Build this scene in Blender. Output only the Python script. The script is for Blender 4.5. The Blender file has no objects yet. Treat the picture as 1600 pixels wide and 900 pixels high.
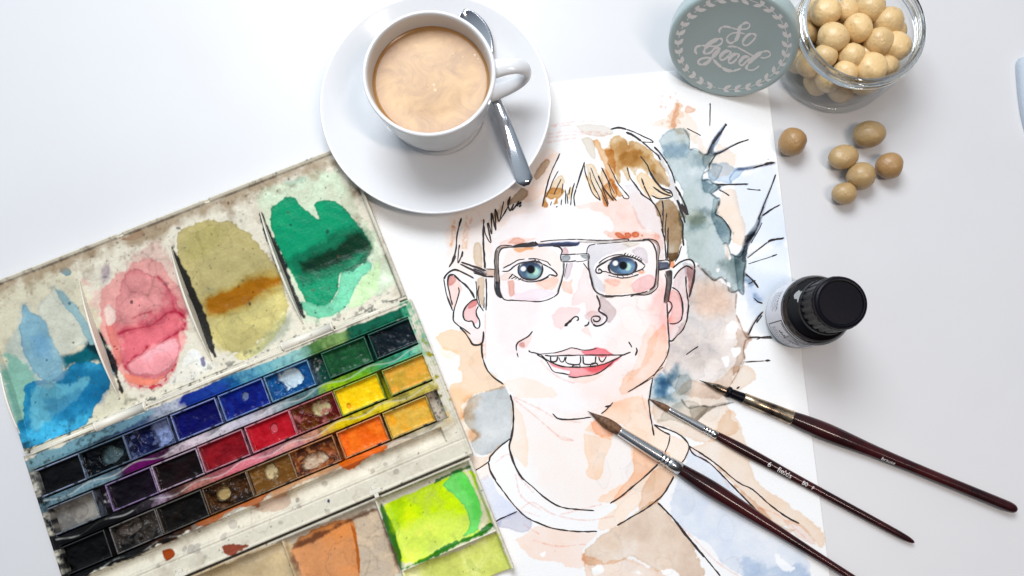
import bpy, bmesh, math, random
import numpy as np
from mathutils import Vector, Matrix
random.seed(7); RS = np.random.RandomState(11)
sc = bpy.context.scene
MM = 0.001
# ------------------------------------------------------------------ camera
F, CH_ = 1200.0, 480.0                 # focal length in photo pixels, height above the table in mm
NAD = (790.0, 630.0)                   # where the plumb line through the lens meets the picture
zc = np.array([800-NAD[0], NAD[1]-450, F]); zc /= np.linalg.norm(zc)
xc = np.array([1., 0, 0]) - zc*zc[0]; xc /= np.linalg.norm(xc); yc = np.cross(zc, xc)
MW = np.stack([xc, yc, zc], 1)         # world -> camera
cam = bpy.data.cameras.new('camera'); co = bpy.data.objects.new('camera', cam); sc.collection.objects.link(co)
R3 = MW.T
m4 = Matrix([list(R3[0])+[0], list(R3[1])+[0], list(R3[2])+[CH_*MM], [0, 0, 0, 1]])
co.matrix_world = m4
cam.sensor_width = 36; cam.lens = 36*F/1600; cam.clip_start = 0.01; cam.clip_end = 50
sc.camera = co
# ------------------------------------------------------------------ light
w = bpy.data.worlds.new('World'); sc.world = w; w.use_nodes = True
_n = w.node_tree.nodes; _l = w.node_tree.links
_tc = _n.new('ShaderNodeTexCoord'); _vm = _n.new('ShaderNodeVectorMath'); _vm.operation = 'DOT_PRODUCT'; _vm.inputs[1].default_value = (-0.45, 0.75, 0.48)
_rp = _n.new('ShaderNodeValToRGB'); _mr = _n.new('ShaderNodeMapRange'); _mr.inputs[1].default_value = -1; _mr.inputs[2].default_value = 1
_l.new(_tc.outputs['Generated'], _vm.inputs[0]); _l.new(_vm.outputs['Value'], _mr.inputs[0]); _l.new(_mr.outputs[0], _rp.inputs[0]); _l.new(_rp.outputs[0], _n['Background'].inputs[0])
_e = _rp.color_ramp.elements; _e[0].position = 0.25; _e[0].color = (0.05, 0.042, 0.038, 1); _e[1].position = 0.95; _e[1].color = (0.78, 0.89, 1.0, 1)
_k = _rp.color_ramp.elements.new(0.62); _k.color = (0.19, 0.225, 0.275, 1)
_n['Background'].inputs[1].default_value = 0.85
def area(name, loc, target, sx, sy, power, col):
    l = bpy.data.lights.new(name, 'AREA'); l.shape = 'RECTANGLE'; l.size = sx; l.size_y = sy
    l.energy = power; l.color = col
    o = bpy.data.objects.new(name, l); sc.collection.objects.link(o); o.location = loc
    o.rotation_euler = (Vector(target)-Vector(loc)).to_track_quat('-Z', 'Y').to_euler()
    return o
area('window_light', (-0.22, 0.74, 0.98), (-0.06, 0.0, 0), 0.62, 0.5, 14.2, (0.90, 0.945, 1.0))
lamp_ = area('ceiling_lamp', (0.58, -0.16, 1.50), (0.02, 0.05, 0), 0.60, 0.07, 9, (1.0, 0.84, 0.72))
_z = (Vector((0.58, -0.16, 1.50))-Vector((0.02, 0.05, 0))).normalized(); _x = Vector((0.88, -0.47, 0)); _x = (_x-_z*_x.dot(_z)).normalized(); _y = _z.cross(_x)
lamp_.rotation_euler = Matrix((_x, _y, _z)).transposed().to_euler()
sc.view_settings.view_transform = 'Standard'; sc.view_settings.look = 'None'
sc.view_settings.exposure = -0.06; sc.view_settings.gamma = 1.0
sc.cycles.use_denoising = True
sc.cycles.max_bounces = 10; sc.cycles.transparent_max_bounces = 24

# ------------------------------------------------------------------ helpers
def ray(px, py):
    px = np.asarray(px, float); py = np.asarray(py, float)
    d = np.stack([px-800, 450-py, np.full_like(px, -F)], -1)
    return d @ MW                       # = MW.T @ d for each row
def p2w(px, py, z=0.0):
    d = ray(px, py); t = (z-CH_)/d[..., 2]
    return d[..., 0]*t, d[..., 1]*t
def w2p(X, Y, Z):
    P = np.stack([X, Y, np.asarray(Z, float)-CH_ + 0*np.asarray(X, float)], -1) @ MW.T
    return 800+F*P[..., 0]/-P[..., 2], 450-F*P[..., 1]/-P[..., 2]
def lin(c):
    c = np.asarray(c, float)/255.0
    return np.where(c <= 0.04045, c/12.92, ((c+0.055)/1.055)**2.4)
def link(o, parent=None):
    sc.collection.objects.link(o)
    if parent is not None: o.parent = parent
    return o
def tag(o, label=None, cat=None, group=None, kind=None):
    if label: o['label'] = label
    if cat: o['category'] = cat
    if group: o['group'] = group
    if kind: o['kind'] = kind
    return o
def empty(name, loc, label=None, cat=None, group=None):
    o = bpy.data.objects.new(name, None); o.empty_display_size = 0.01; link(o)
    o.location = [c*MM for c in loc]
    return tag(o, label, cat, group)
def mesh(name, verts, faces, mat, parent=None, smooth=False, org=None):
    """verts in world mm; org = the parent's location (mm)"""
    v = np.asarray(verts, float)
    if org is not None: v = v-np.asarray(org, float)
    me = bpy.data.meshes.new(name); me.from_pydata((v*MM).tolist(), [], faces); me.update()
    if smooth: me.polygons.foreach_set('use_smooth', [True]*len(me.polygons))
    me.materials.append(mat)
    return link(bpy.data.objects.new(name, me), parent)
def bevel(o, wd, seg=2, ang=35):
    b = o.modifiers.new('bevel', 'BEVEL'); b.width = wd*MM; b.segments = seg; b.limit_method = 'ANGLE'; b.angle_limit = math.radians(ang)
    return o
def gridmesh(name, P, C, mat, parent=None, org=(0, 0, 0), skirt=None):
    """P (n,m,3) world mm, C (n,m,3) linear colours or None"""
    n, m = P.shape[:2]
    V = P.reshape(-1, 3)
    idx = np.arange(n*m).reshape(n, m)
    Q = np.stack([idx[:-1, :-1], idx[1:, :-1], idx[1:, 1:], idx[:-1, 1:]], -1).reshape(-1, 4)
    # make the normals point up
    a, b, c = V[Q[0, 0]], V[Q[0, 1]], V[Q[0, 2]]
    if np.cross(b-a, c-a)[2] < 0: Q = Q[:, ::-1]; flip = True
    else: flip = False
    nb = n*m
    if skirt is not None:
        ring = np.concatenate([idx[0, :-1], idx[:-1, -1], idx[-1, :0:-1], idx[:0:-1, 0]])
        low = V[ring].copy(); low[:, 2] = skirt
        V = np.concatenate([V, low]); k = len(ring); li = nb+np.arange(k); r2 = np.roll(ring, -1); l2 = np.roll(li, -1)
        S = np.stack([ring, r2, l2, li], -1)
        if not flip: S = S[:, ::1]
        else: S = S[:, ::-1]
        Q = np.concatenate([Q, S])
    V = (V-np.asarray(org, float))*MM
    me = bpy.data.meshes.new(name)
    me.vertices.add(len(V)); me.vertices.foreach_set('co', V.astype(np.float32).ravel())
    me.loops.add(Q.size); me.loops.foreach_set('vertex_index', Q.astype(np.int32).ravel())
    me.polygons.add(len(Q)); me.polygons.foreach_set('loop_start', np.arange(0, Q.size, 4, dtype=np.int32))
    me.update(calc_edges=True)
    if C is not None:
        at = me.color_attributes.new('pigment', 'FLOAT_COLOR', 'POINT')
        c4 = np.ones((len(V), 4), np.float32); c4[:nb, :3] = C.reshape(-1, 3)
        if skirt is not None: c4[nb:, :3] = c4[ring, :3]
        at.data.foreach_set('color', c4.ravel())
    me.materials.append(mat)
    return link(bpy.data.objects.new(name, me), parent)
def boxv(x0, x1, y0, y1, z0, z1):
    v = [(x0, y0, z0), (x1, y0, z0), (x1, y1, z0), (x0, y1, z0), (x0, y0, z1), (x1, y0, z1), (x1, y1, z1), (x0, y1, z1)]
    f = [(0, 3, 2, 1), (4, 5, 6, 7), (0, 1, 5, 4), (1, 2, 6, 5), (2, 3, 7, 6), (3, 0, 4, 7)]
    return v, f
def join(parts):
    V, Fc = [], []
    for v, f in parts:
        k = len(V); V += [tuple(q) for q in v]; Fc += [tuple(i+k for i in t) for t in f]
    return V, Fc
def lathe(prof, seg=64, closed=False):
    """prof [(r,z)] bottom to top on the outside -> verts (local), faces"""
    V, Fc = [], []
    n = len(prof)
    for r, z in prof:
        for k in range(seg):
            a = 2*math.pi*k/seg; V.append((r*math.cos(a), r*math.sin(a), z))
    for i in range(n if closed else n-1):
        j = (i+1) % n
        for k in range(seg):
            k2 = (k+1) % seg
            Fc.append((i*seg+k, i*seg+k2, j*seg+k2, j*seg+k))
    return V, Fc
def smoothprof(p, n=6):
    """Catmull-Rom through the profile points"""
    return [tuple(q) for q in crom(np.array(p, float), n)]
def crom(p, n=6):
    p = np.asarray(p, float)
    if len(p) < 3:
        t = np.linspace(0, 1, n+1)[:, None]; return p[0]*(1-t)+p[1]*t
    q = np.vstack([2*p[0]-p[1], p, 2*p[-1]-p[-2]]); out = []
    for i in range(1, len(q)-2):
        for k in range(n):
            t = k/n; a, b, c, d = q[i-1], q[i], q[i+1], q[i+2]
            out.append(0.5*((2*b)+(-a+c)*t+(2*a-5*b+4*c-d)*t*t+(-a+3*b-3*c+d)*t**3))
    out.append(p[-1]); return np.array(out)
def xf(v, M): return [tuple(M @ Vector(q)) for q in v]
# ------------------------------------------------------------------ materials
def mat(name, col=(0.8, 0.8, 0.8), rough=0.5, metal=0.0, coat=0.0, var=0.0, vscale=40.0, bump=0.0, bscale=200.0, attr=None, col2=None, spec=0.5, sss=0.0, thr=None, warp=0.0):
    m = bpy.data.materials.new(name); m.use_nodes = True; nt = m.node_tree; N = nt.nodes; L = nt.links
    b = N['Principled BSDF']; b.inputs['Roughness'].default_value = rough; b.inputs['Metallic'].default_value = metal
    b.inputs['Coat Weight'].default_value = coat; b.inputs['Coat Roughness'].default_value = 0.05
    b.inputs['Specular IOR Level'].default_value = spec
    if sss: b.inputs['Subsurface Weight'].default_value = sss; b.inputs['Subsurface Radius'].default_value = (0.004, 0.002, 0.001); b.inputs['Subsurface Scale'].default_value = 1.0
    tc = N.new('ShaderNodeTexCoord')
    src = None
    if attr == 'object':
        oi = N.new('ShaderNodeObjectInfo'); src = oi.outputs['Color']
    elif attr:
        a = N.new('ShaderNodeAttribute'); a.attribute_name = attr; src = a.outputs['Color']
    if var or col2 is not None:
        nz = N.new('ShaderNodeTexNoise'); nz.inputs['Scale'].default_value = vscale; nz.inputs['Detail'].default_value = 6; nz.inputs['Roughness'].default_value = 0.6; nz.inputs['Distortion'].default_value = warp
        L.new(tc.outputs['Object'], nz.inputs['Vector'])
        mx = N.new('ShaderNodeMix'); mx.data_type = 'RGBA'
        if col2 is not None:
            r = N.new('ShaderNodeMapRange'); lo, hi = thr or (0.4, 0.62); r.inputs[1].default_value = lo; r.inputs[2].default_value = hi
            L.new(nz.outputs['Fac'], r.inputs[0]); L.new(r.outputs[0], mx.inputs[0])
            mx.inputs[7].default_value = tuple(col2)+(1,)
            if src: L.new(src, mx.inputs[6])
            else: mx.inputs[6].default_value = tuple(col)+(1,)
            L.new(mx.outputs[2], b.inputs['Base Color'])
        else:
            hs = N.new('ShaderNodeHueSaturation'); r = N.new('ShaderNodeMapRange')
            r.inputs[1].default_value = 0.3; r.inputs[2].default_value = 0.7; r.inputs[3].default_value = 1-var; r.inputs[4].default_value = 1+var
            L.new(nz.outputs['Fac'], r.inputs[0]); L.new(r.outputs[0], hs.inputs['Value'])
            if src: L.new(src, hs.inputs['Color'])
            else: hs.inputs['Color'].default_value = tuple(col)+(1,)
            L.new(hs.outputs[0], b.inputs['Base Color'])
    elif src: L.new(src, b.inputs['Base Color'])
    else: b.inputs['Base Color'].default_value = tuple(col)+(1,)
    if bump:
        n2 = N.new('ShaderNodeTexNoise'); n2.inputs['Scale'].default_value = bscale; n2.inputs['Detail'].default_value = 4
        L.new(tc.outputs['Object'], n2.inputs['Vector'])
        bp = N.new('ShaderNodeBump'); bp.inputs['Strength'].default_value = 1.0; bp.inputs['Distance'].default_value = bump*MM
        L.new(n2.outputs['Fac'], bp.inputs['Height']); L.new(bp.outputs[0], b.inputs['Normal'])
    return m
M = {}
M['table'] = mat('white laminate', (0.62, 0.62, 0.63), 0.42, var=0.022, vscale=9, bump=0.01, bscale=900)
def specks(m, scale, lo, col):
    nt = m.node_tree; N = nt.nodes; L = nt.links; b = N['Principled BSDF']; src = b.inputs['Base Color'].links[0].from_socket
    tc = N.new('ShaderNodeTexCoord'); v = N.new('ShaderNodeTexVoronoi'); v.inputs['Scale'].default_value = scale; v.inputs['Randomness'].default_value = 1
    L.new(tc.outputs['Object'], v.inputs['Vector']); g = N.new('ShaderNodeMath'); g.operation = 'LESS_THAN'; g.inputs[1].default_value = lo; L.new(v.outputs['Distance'], g.inputs[0])
    s2 = N.new('ShaderNodeSeparateColor'); L.new(v.outputs['Color'], s2.inputs[0]); g2 = N.new('ShaderNodeMath'); g2.operation = 'GREATER_THAN'; g2.inputs[1].default_value = 0.72; L.new(s2.outputs[0], g2.inputs[0])
    mu = N.new('ShaderNodeMath'); mu.operation = 'MULTIPLY'; L.new(g.outputs[0], mu.inputs[0]); L.new(g2.outputs[0], mu.inputs[1])
    mx = N.new('ShaderNodeMix'); mx.data_type = 'RGBA'; L.new(mu.outputs[0], mx.inputs[0]); L.new(src, mx.inputs[6]); mx.inputs[7].default_value = tuple(col)+(1,); L.new(mx.outputs[2], b.inputs['Base Color'])
specks(M['table'], 26, 0.019, (0.30, 0.29, 0.28))
M['porcelain'] = mat('white glazed porcelain', (0.71, 0.715, 0.725), 0.14, var=0.01, vscale=30)
M['paper'] = mat('watercolour paper', attr='pigment', rough=0.85, var=0.02, vscale=1400, bump=0.10, bscale=1000, spec=0.2)
M['ink'] = mat('black drawing ink', (0.012, 0.008, 0.010), 0.55, col2=(0.035, 0.022, 0.022), vscale=120, spec=0.3)
M['palette'] = mat('paint stained plastic', attr='pigment', rough=0.30, var=0.07, vscale=500, bump=0.14, bscale=420, spec=0.14)
M['pan'] = mat('stained pan plastic', attr='object', rough=0.35, col2=(0.015, 0.015, 0.02), vscale=230, thr=(0.50, 0.64), bump=0.1, bscale=400)
M['paint'] = mat('dry watercolour paint', attr='pigment', rough=0.26, var=0.14, vscale=420, bump=0.22, bscale=240, spec=0.16)
M['cream'] = mat('cream plastic', (0.72, 0.68, 0.58), 0.4, col2=(0.20, 0.16, 0.12), vscale=110, thr=(0.60, 0.74), bump=0.08, bscale=400)
M['steel'] = mat('polished steel', (0.62, 0.63, 0.66), 0.10, metal=1.0, bump=0.004, bscale=120)
M['ferrule'] = mat('nickel ferrule', (0.60, 0.60, 0.60), 0.20, metal=1.0, bump=0.01, bscale=300)
M['bronze'] = mat('worn bronze ferrule', (0.55, 0.42, 0.28), 0.25, metal=1.0, col2=(0.08, 0.06, 0.05), vscale=60, thr=(0.45, 0.62))
M['wood'] = mat('dark red lacquered wood', (0.045, 0.006, 0.007), 0.17, spec=0.45, col2=(0.014, 0.003, 0.004), vscale=45)
M['hair'] = mat('sable hair', (0.20, 0.095, 0.040), 0.55, col2=(0.07, 0.03, 0.015), vscale=420, bump=0.12, bscale=900)
M['black'] = mat('black plastic', (0.002, 0.002, 0.005), 0.36, bump=0.05, bscale=700, spec=0.13)
M['bottleglass'] = mat('ink filled brown glass', (0.003, 0.002, 0.003), 0.05, spec=0.4)
M['label'] = mat('label paper', (0.72, 0.73, 0.78), 0.5)
M['labelink'] = mat('label print', (0.03, 0.03, 0.04), 0.5)
M['labelgrey'] = mat('grey label print', (0.42, 0.42, 0.45), 0.5, col2=(0.10, 0.10, 0.12), vscale=350, thr=(0.50, 0.56))
M['lid'] = mat('sage green lacquered tin', (0.37, 0.46, 0.455), 0.34, coat=0.2, var=0.02, vscale=700)
M['lidprint'] = mat('pale grey print', (0.78, 0.765, 0.755), 0.4)
M['lidside'] = mat('sage green lacquered tin edge', (0.30, 0.42, 0.42), 0.22, coat=0.4)
M['nut'] = mat('roasted macadamia', attr='object', rough=0.36, col2=(0.38, 0.21, 0.08), vscale=1.6, warp=0.8, thr=(0.54, 0.88), bump=0.42, bscale=6, coat=0.10)
M['text'] = mat('silver print', (0.75, 0.72, 0.70), 0.4)
M['blue'] = mat('blue grey cloth', (0.46, 0.51, 0.57), 0.8, bump=0.3, bscale=600)
# ------------------------------------------------------------------ pigment painting on a 2-D canvas (numpy)
_nc = {}
def vnoise(w_, h_, cell, seed):
    r = np.random.RandomState(seed); gw, gh = int(w_/cell)+3, int(h_/cell)+3
    g = r.rand(gh, gw)
    y = np.arange(h_)/cell; x = np.arange(w_)/cell
    yi = y.astype(int); xi = x.astype(int); fy = y-yi; fx = x-xi; fy = fy*fy*(3-2*fy); fx = fx*fx*(3-2*fx)
    a = g[yi][:, xi]; b = g[yi][:, xi+1]; c = g[yi+1][:, xi]; d = g[yi+1][:, xi+1]
    fx = fx[None]; fy = fy[:, None]
    return (a*(1-fx)+b*fx)*(1-fy)+(c*(1-fx)+d*fx)*fy
def fbm(w_, h_, cell, seed, octv=4, gain=0.55):
    s = 0; a = 1; t = 0
    for k in range(octv):
        s = s+a*vnoise(w_, h_, max(cell/2**k, 1.01), seed+31*k); t += a; a *= gain
    return s/t
GR = {'EL': (740, 360, 7.5), 'ER': (900, 360, 7.5), 'MO': (800, 480, 6.427), 'EA': (680, 400, 5.62), 'HA': (820, 180, 5.625), 'HB': (940, 180, 5.625),
      'HC': (700, 300, 6.43), 'HD': (1000, 300, 4.5), 'NK': (740, 620, 3.214), 'BR': (900, 570, 2.7275), 'SP': (980, 140, 3.75), 'SR': (1020, 360, 3.4625),
      'CH': (650, 500, 3.6), 'Z1': (680, 320, 3.0), 'PA': (0, 340, 3.0), 'PB': (220, 200, 2.727), 'PC': (380, 600, 3.0), 'PD': (0, 600, 3.0), 'PE': (380, 340, 3.0),
      'PX': (0, 0, 1.0), 'LT': (1090, 30, 10.0), 'Z2': (680, 160, 3.72)}
def pts(s, g='PX'):
    out = []
    for tok in s.split():
        if ',' in tok:
            x, y = tok.split(','); ox, oy, k = GR[g]; out.append((ox+float(x)/k, oy+float(y)/k))
        else: g = tok
    return np.array(out), g
class Canvas:
    def __init__(s, x0, y0, x1, y1, base, seed=3):
        s.x0, s.y0, s.w, s.h = x0, y0, x1-x0, y1-y0
        s.rgb = np.ones((s.h, s.w, 3))*np.asarray(base)[None, None]
        W_, H_ = s.w, s.h
        s.big = fbm(W_, H_, 70, seed, 4); s.mid = fbm(W_, H_, 22, seed+100, 4, 0.6); s.fine = fbm(W_, H_, 7, seed+200, 3, 0.6); s.grain = fbm(W_, H_, 2.2, seed+300, 2)
    def box(s, x0, y0, x1, y1):
        a = max(0, int(x0-s.x0)); b = min(s.w, int(x1-s.x0)+1); c = max(0, int(y0-s.y0)); d = min(s.h, int(y1-s.y0)+1)
        return slice(c, d), slice(a, b)
    def sdf(s, P, pad):
        sl = s.box(P[:, 0].min()-pad, P[:, 1].min()-pad, P[:, 0].max()+pad, P[:, 1].max()+pad)
        if sl[0].stop <= sl[0].start or sl[1].stop <= sl[1].start: return None, None
        yy, xx = np.mgrid[sl]; xx = (xx+s.x0).astype(np.float32); yy = (yy+s.y0).astype(np.float32)
        d2 = np.full(xx.shape, 1e9, np.float32); ins = np.zeros(xx.shape, bool)
        Q = np.roll(P, -1, 0)
        for (ax, ay), (bx, by) in zip(P, Q):
            ex, ey = bx-ax, by-ay; l2 = ex*ex+ey*ey+1e-9
            t = np.clip(((xx-ax)*ex+(yy-ay)*ey)/l2, 0, 1)
            d2 = np.minimum(d2, (xx-ax-t*ex)**2+(yy-ay-t*ey)**2)
            if ay != by: ins ^= ((yy >= min(ay, by)) & (yy < max(ay, by)) & (xx < ax+(yy-ay)*ex/ey))
        return sl, np.where(ins, 1, -1)*np.sqrt(d2)
    def wash(s, col, P, op=1.0, rough=3.0, soft=1.4, edge=0.35, gran=0.35, over=False, smooth=True, col2=None, streak=0.0):
        if soft >= 3: soft = soft*2.0; rough = rough*1.2
        if isinstance(P, str): P, _ = pts(P)
        if smooth and len(P) > 3: P = crom(np.vstack([P, P[:1]]), 3)[:-1]
        sl, d = s.sdf(P, rough*1.5+soft+3)
        if sl is None: return
        d = d+rough*((s.mid[sl]-0.5)*2.4+(s.fine[sl]-0.5)*1.6)
        a = np.clip(d/soft+0.5, 0, 1); a = a*a*(3-2*a)
        ed = np.exp(-((d-1.0)/1.1)**2)*edge if soft < 4 else 0
        va = 1+gran*((s.big[sl]-0.5)*3.2+(s.mid[sl]-0.5)*2.0+(s.grain[sl]-0.5)*0.5)
        c = lin(col)
        if col2 is not None:
            t = np.clip((s.big[sl]-0.5)*3.2+(s.mid[sl]-0.5)*1.6+0.5, 0, 1)[..., None]; c = lin(col)*(1-t)+lin(col2)*t
        if over:
            al = np.clip(a*op, 0, 1)[..., None]
            va = 1+(va-1)*0.55; cc = c*(np.clip(1/np.clip(va, 0.3, 2), 0.6, 1.45))[..., None]
            cc = cc*(1-0.5*np.clip(ed, 0, 1))[..., None] if edge else cc
            s.rgb[sl] = s.rgb[sl]*(1-al)+np.clip(cc, 0, 0.9)*al
        else:
            dens = np.clip(0.80*a*op*np.clip(va, 0.05, 2.2)+0.8*a*ed, 0, 4)[..., None]
            s.rgb[sl] = s.rgb[sl]*np.clip(c/lin((252, 252, 252)), 0.002, 1)**dens
    def veils(s, P, n, size, seed=1, k=0.10, over=False, edge=0.25):
        """thin overlapping layers with dried tide lines inside the outline P"""
        if isinstance(P, str): P, _ = pts(P)
        r = np.random.RandomState(seed); sl, d = s.sdf(P, 2)
        if sl is None: return
        H_, W_ = d.shape; keep = np.clip(d/3, 0, 1)
        for q in range(n):
            cx, cy = r.uniform(P[:, 0].min(), P[:, 0].max()), r.uniform(P[:, 1].min(), P[:, 1].max()); rx, ry = r.uniform(0.4, 1, 2)*size; an = r.uniform(0, 3.14)
            yy, xx = np.mgrid[sl]; xx = xx+s.x0-cx; yy = yy+s.y0-cy
            a = xx*math.cos(an)+yy*math.sin(an); b = -xx*math.sin(an)+yy*math.cos(an)
            nz = (np.roll(s.big, int(r.randint(200)), 1)[sl]-0.5)*3+(s.mid[sl]-0.5)*1.6+(s.fine[sl]-0.5)*0.5
            e = (1-np.hypot(a/rx, b/ry)+nz*0.55)*size*0.5
            f = 1+(r.uniform(-k, k)*np.clip(e/1.5+0.5, 0, 1)-edge*np.exp(-(e/0.8)**2)*r.uniform(0.3, 1))*keep
            s.rgb[sl] = np.clip(s.rgb[sl]*f[..., None], 0, 0.9)
    def brush(s, col, P, wd, op=1.0, over=False, soft=1.0, rough=0.6, dry=0.0):
        if isinstance(P, str): P, _ = pts(P)
        P = crom(P, 4) if len(P) > 2 else P
        pad = wd+3; sl = s.box(P[:, 0].min()-pad, P[:, 1].min()-pad, P[:, 0].max()+pad, P[:, 1].max()+pad)
        if sl[0].stop <= sl[0].start or sl[1].stop <= sl[1].start: return
        yy, xx = np.mgrid[sl]; xx = xx+s.x0; yy = yy+s.y0; d2 = np.full(xx.shape, 1e9)
        for (ax, ay), (bx, by) in zip(P[:-1], P[1:]):
            ex, ey = bx-ax, by-ay; l2 = ex*ex+ey*ey+1e-9
            t = np.clip(((xx-ax)*ex+(yy-ay)*ey)/l2, 0, 1); d2 = np.minimum(d2, (xx-ax-t*ex)**2+(yy-ay-t*ey)**2)
        d = wd/2-np.sqrt(d2)+rough*(s.fine[sl]-0.5)*2
        a = np.clip(d/soft+0.5, 0, 1)*op
        if dry: a = a*np.clip((s.grain[sl]-dry)*5, 0, 1)
        a = a[..., None]
        if over: s.rgb[sl] = s.rgb[sl]*(1-a)+lin(col)*a
        else: s.rgb[sl] = s.rgb[sl]*np.clip(lin(col)/lin((252, 252, 252)), 0.002, 1)**a
    def dots(s, n, cols, x0, y0, x1, y1, rmin, rmax, op=0.9, seed=1, mask=None, power=2.5):
        r = np.random.RandomState(seed)
        for k in range(n):
            x, y = r.uniform(x0, x1), r.uniform(y0, y1)
            rad = rmin+(rmax-rmin)*r.rand()**power
            c = cols[r.randint(len(cols))]; a0 = r.rand()*6.28; e = r.uniform(0.75, 1.3)
            if mask is not None and not mask(x, y): continue
            sl = s.box(x-rad*2-2, y-rad*2-2, x+rad*2+2, y+rad*2+2)
            if sl[0].stop <= sl[0].start or sl[1].stop <= sl[1].start: continue
            yy, xx = np.mgrid[sl]; dx = xx+s.x0-x; dy = yy+s.y0-y
            d = rad-np.hypot(dx*e, dy/e)+(s.fine[sl]-0.5)*rad*0.9
            a = (np.clip(d/0.9+0.5, 0, 1)*op*r.uniform(0.4, 1))[..., None]
            s.rgb[sl] = s.rgb[sl]*(1-a)+lin(c)*a
    def sample(s, px, py):
        x = np.clip(px-s.x0, 0, s.w-1.001); y = np.clip(py-s.y0, 0, s.h-1.001)
        xi = x.astype(int); yi = y.astype(int); fx = (x-xi)[..., None]; fy = (y-yi)[..., None]
        r = s.rgb
        return (r[yi, xi]*(1-fx)+r[yi, xi+1]*fx)*(1-fy)+(r[yi+1, xi]*(1-fx)+r[yi+1, xi+1]*fx)*fy
def ribbons(strokes, conv, z0=0.0, wob=0.35, seed=5, wscale=1.0, n=5):
    """strokes [(width_px, points)] -> one flat mesh of hand-drawn lines; conv maps photo pixels onto the drawn surface"""
    r = np.random.RandomState(seed); V = []; Fc = []
    for si, st in enumerate(strokes):
        wd, P = st[0]*wscale, np.asarray(st[1], float)
        C = crom(P, n) if len(P) > 2 else crom(np.array([P[0], (P[0]+P[-1])/2, P[-1]]), n)
        seg = np.hypot(*np.diff(C, axis=0).T); L = np.concatenate([[0], np.cumsum(seg)]); tot = L[-1]
        m = max(4, int(tot/1.1)); t = np.linspace(0, tot, m)
        C = np.stack([np.interp(t, L, C[:, 0]), np.interp(t, L, C[:, 1])], 1)
        T = np.gradient(C, axis=0); T /= np.hypot(T[:, 0], T[:, 1])[:, None]+1e-9; Nn = np.stack([-T[:, 1], T[:, 0]], 1)
        k = max(3, int(tot/7)); wv = np.interp(np.linspace(0, k-1, m), np.arange(k), r.uniform(1-wob, 1+wob, k))
        jit = np.interp(np.linspace(0, k*2-1, m), np.arange(k*2), r.uniform(-0.22, 0.22, k*2))
        tp = np.minimum(np.minimum(t, tot-t)/(wd*1.2)+0.35, 1.0)
        hw = (wd*0.5*wv*tp)[:, None]; C = C+Nn*jit[:, None]*min(1, wd/1.5)
        A = C+Nn*hw; B = C-Nn*hw
        c0 = (C[0]-T[0]*wd*0.3)[None]; c1 = (C[-1]+T[-1]*wd*0.3)[None]
        allp = np.vstack([A, B, c0, c1]); W3 = conv(allp[:, 0], allp[:, 1], z0+0.0004*si)
        k0 = len(V); V += [tuple(q) for q in W3]
        for i in range(m-1): Fc.append((k0+i, k0+i+1, k0+m+i+1, k0+m+i))
        Fc.append((k0, k0+m, k0+2*m)); Fc.append((k0+m-1, k0+2*m+1, k0+2*m-1))
    return V, Fc
def parse(txt):
    out = []; g = 'PX'
    for line in txt.strip().splitlines():
        for part in line.split(';'):
            tk = part.split()
            if not tk: continue
            if tk[0] in GR: g = tk[0]; tk = tk[1:]
            wd = 2.0
            if tk and ',' not in tk[0] and tk[0] not in GR: wd = float(tk[0]); tk = tk[1:]
            P, _ = pts(' '.join(tk), g)
            if len(P) > 1: out.append((wd, P))
    return out
# ------------------------------------------------------------------ the table
V, Fc = boxv(-900, 900, -700, 900, -25, 0)
tb = mesh('tabletop', V, Fc, M['table']); tag(tb, kind='structure'); bevel(tb, 3)
# ------------------------------------------------------------------ the watercolour portrait
def ell(g, cx, cy, rx, ry, n=20, a0=0, a1=6.2832):
    ox, oy, k = GR[g]; t = np.linspace(a0, a1, n, endpoint=False)
    return np.stack([ox+(cx+rx*np.cos(t))/k, oy+(cy+ry*np.sin(t))/k], 1)
A = Canvas(520, 60, 1400, 1000, [0.84, 0.84, 0.835], 3)
Wd = A.wash
# background, right of the head
Wd((243, 226, 211), 'SP 150,210 250,140 290,60 340,120 420,240 470,330 560,330 640,420 560,520 480,480 440,420 400,350 340,260', 0.9, 7, edge=0.2)
Wd((238, 215, 195), 'SP 300,60 330,130 300,200 250,225 240,150', 0.8, 7)
Wd((243, 222, 203), 'SP 545,640 560,590 630,590 650,690 690,800 700,900 620,900 610,820 560,750 510,700', 0.9, 3)
Wd((225, 207, 196), 'SR 150,170 230,180 330,250 420,320 452,345 450,440 480,520 520,585 500,650 495,700 470,760 440,800 400,900 200,900 90,830 60,760 90,640 130,560 190,440 200,300', 0.95, 5, col2=(214, 212, 212), gran=0.5)
Wd((200, 196, 196), 'SR 130,620 260,610 330,660 280,760 160,760 110,700', 0.35, 6, soft=16)
Wd((235, 190, 160), 'SR 215,280 320,290 400,330 420,420 300,460 220,400', 0.5, 6, soft=14)
Wd((196, 176, 160), 'SR 440,520 520,570 515,600 495,640 497,700 470,750 440,800 425,790 450,700 440,640 455,580', 0.6, 4)
Wd((160, 180, 185), 'SP 170,300 230,245 330,228 365,290 360,350 400,345 440,380 470,375 500,375 520,380 480,440 440,530 520,560 545,570 490,605 540,640 520,730 560,760 605,830 600,900 SR 440,10 415,60 425,130 455,140 480,110 500,60 510,20 560,0 520,70 508,140 500,210 490,260 490,345 465,325 440,335 410,330 400,280 370,255 330,272 290,235 240,190 190,150 180,60 SP 320,850 300,720 330,600 260,500 230,400 200,340', 0.85, 3.5, edge=0.55, gran=0.55, col2=(186, 198, 196))
Wd((130, 155, 180), 'SP 200,330 280,330 350,350 300,390 240,380', 0.6, 7, soft=7)
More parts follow.
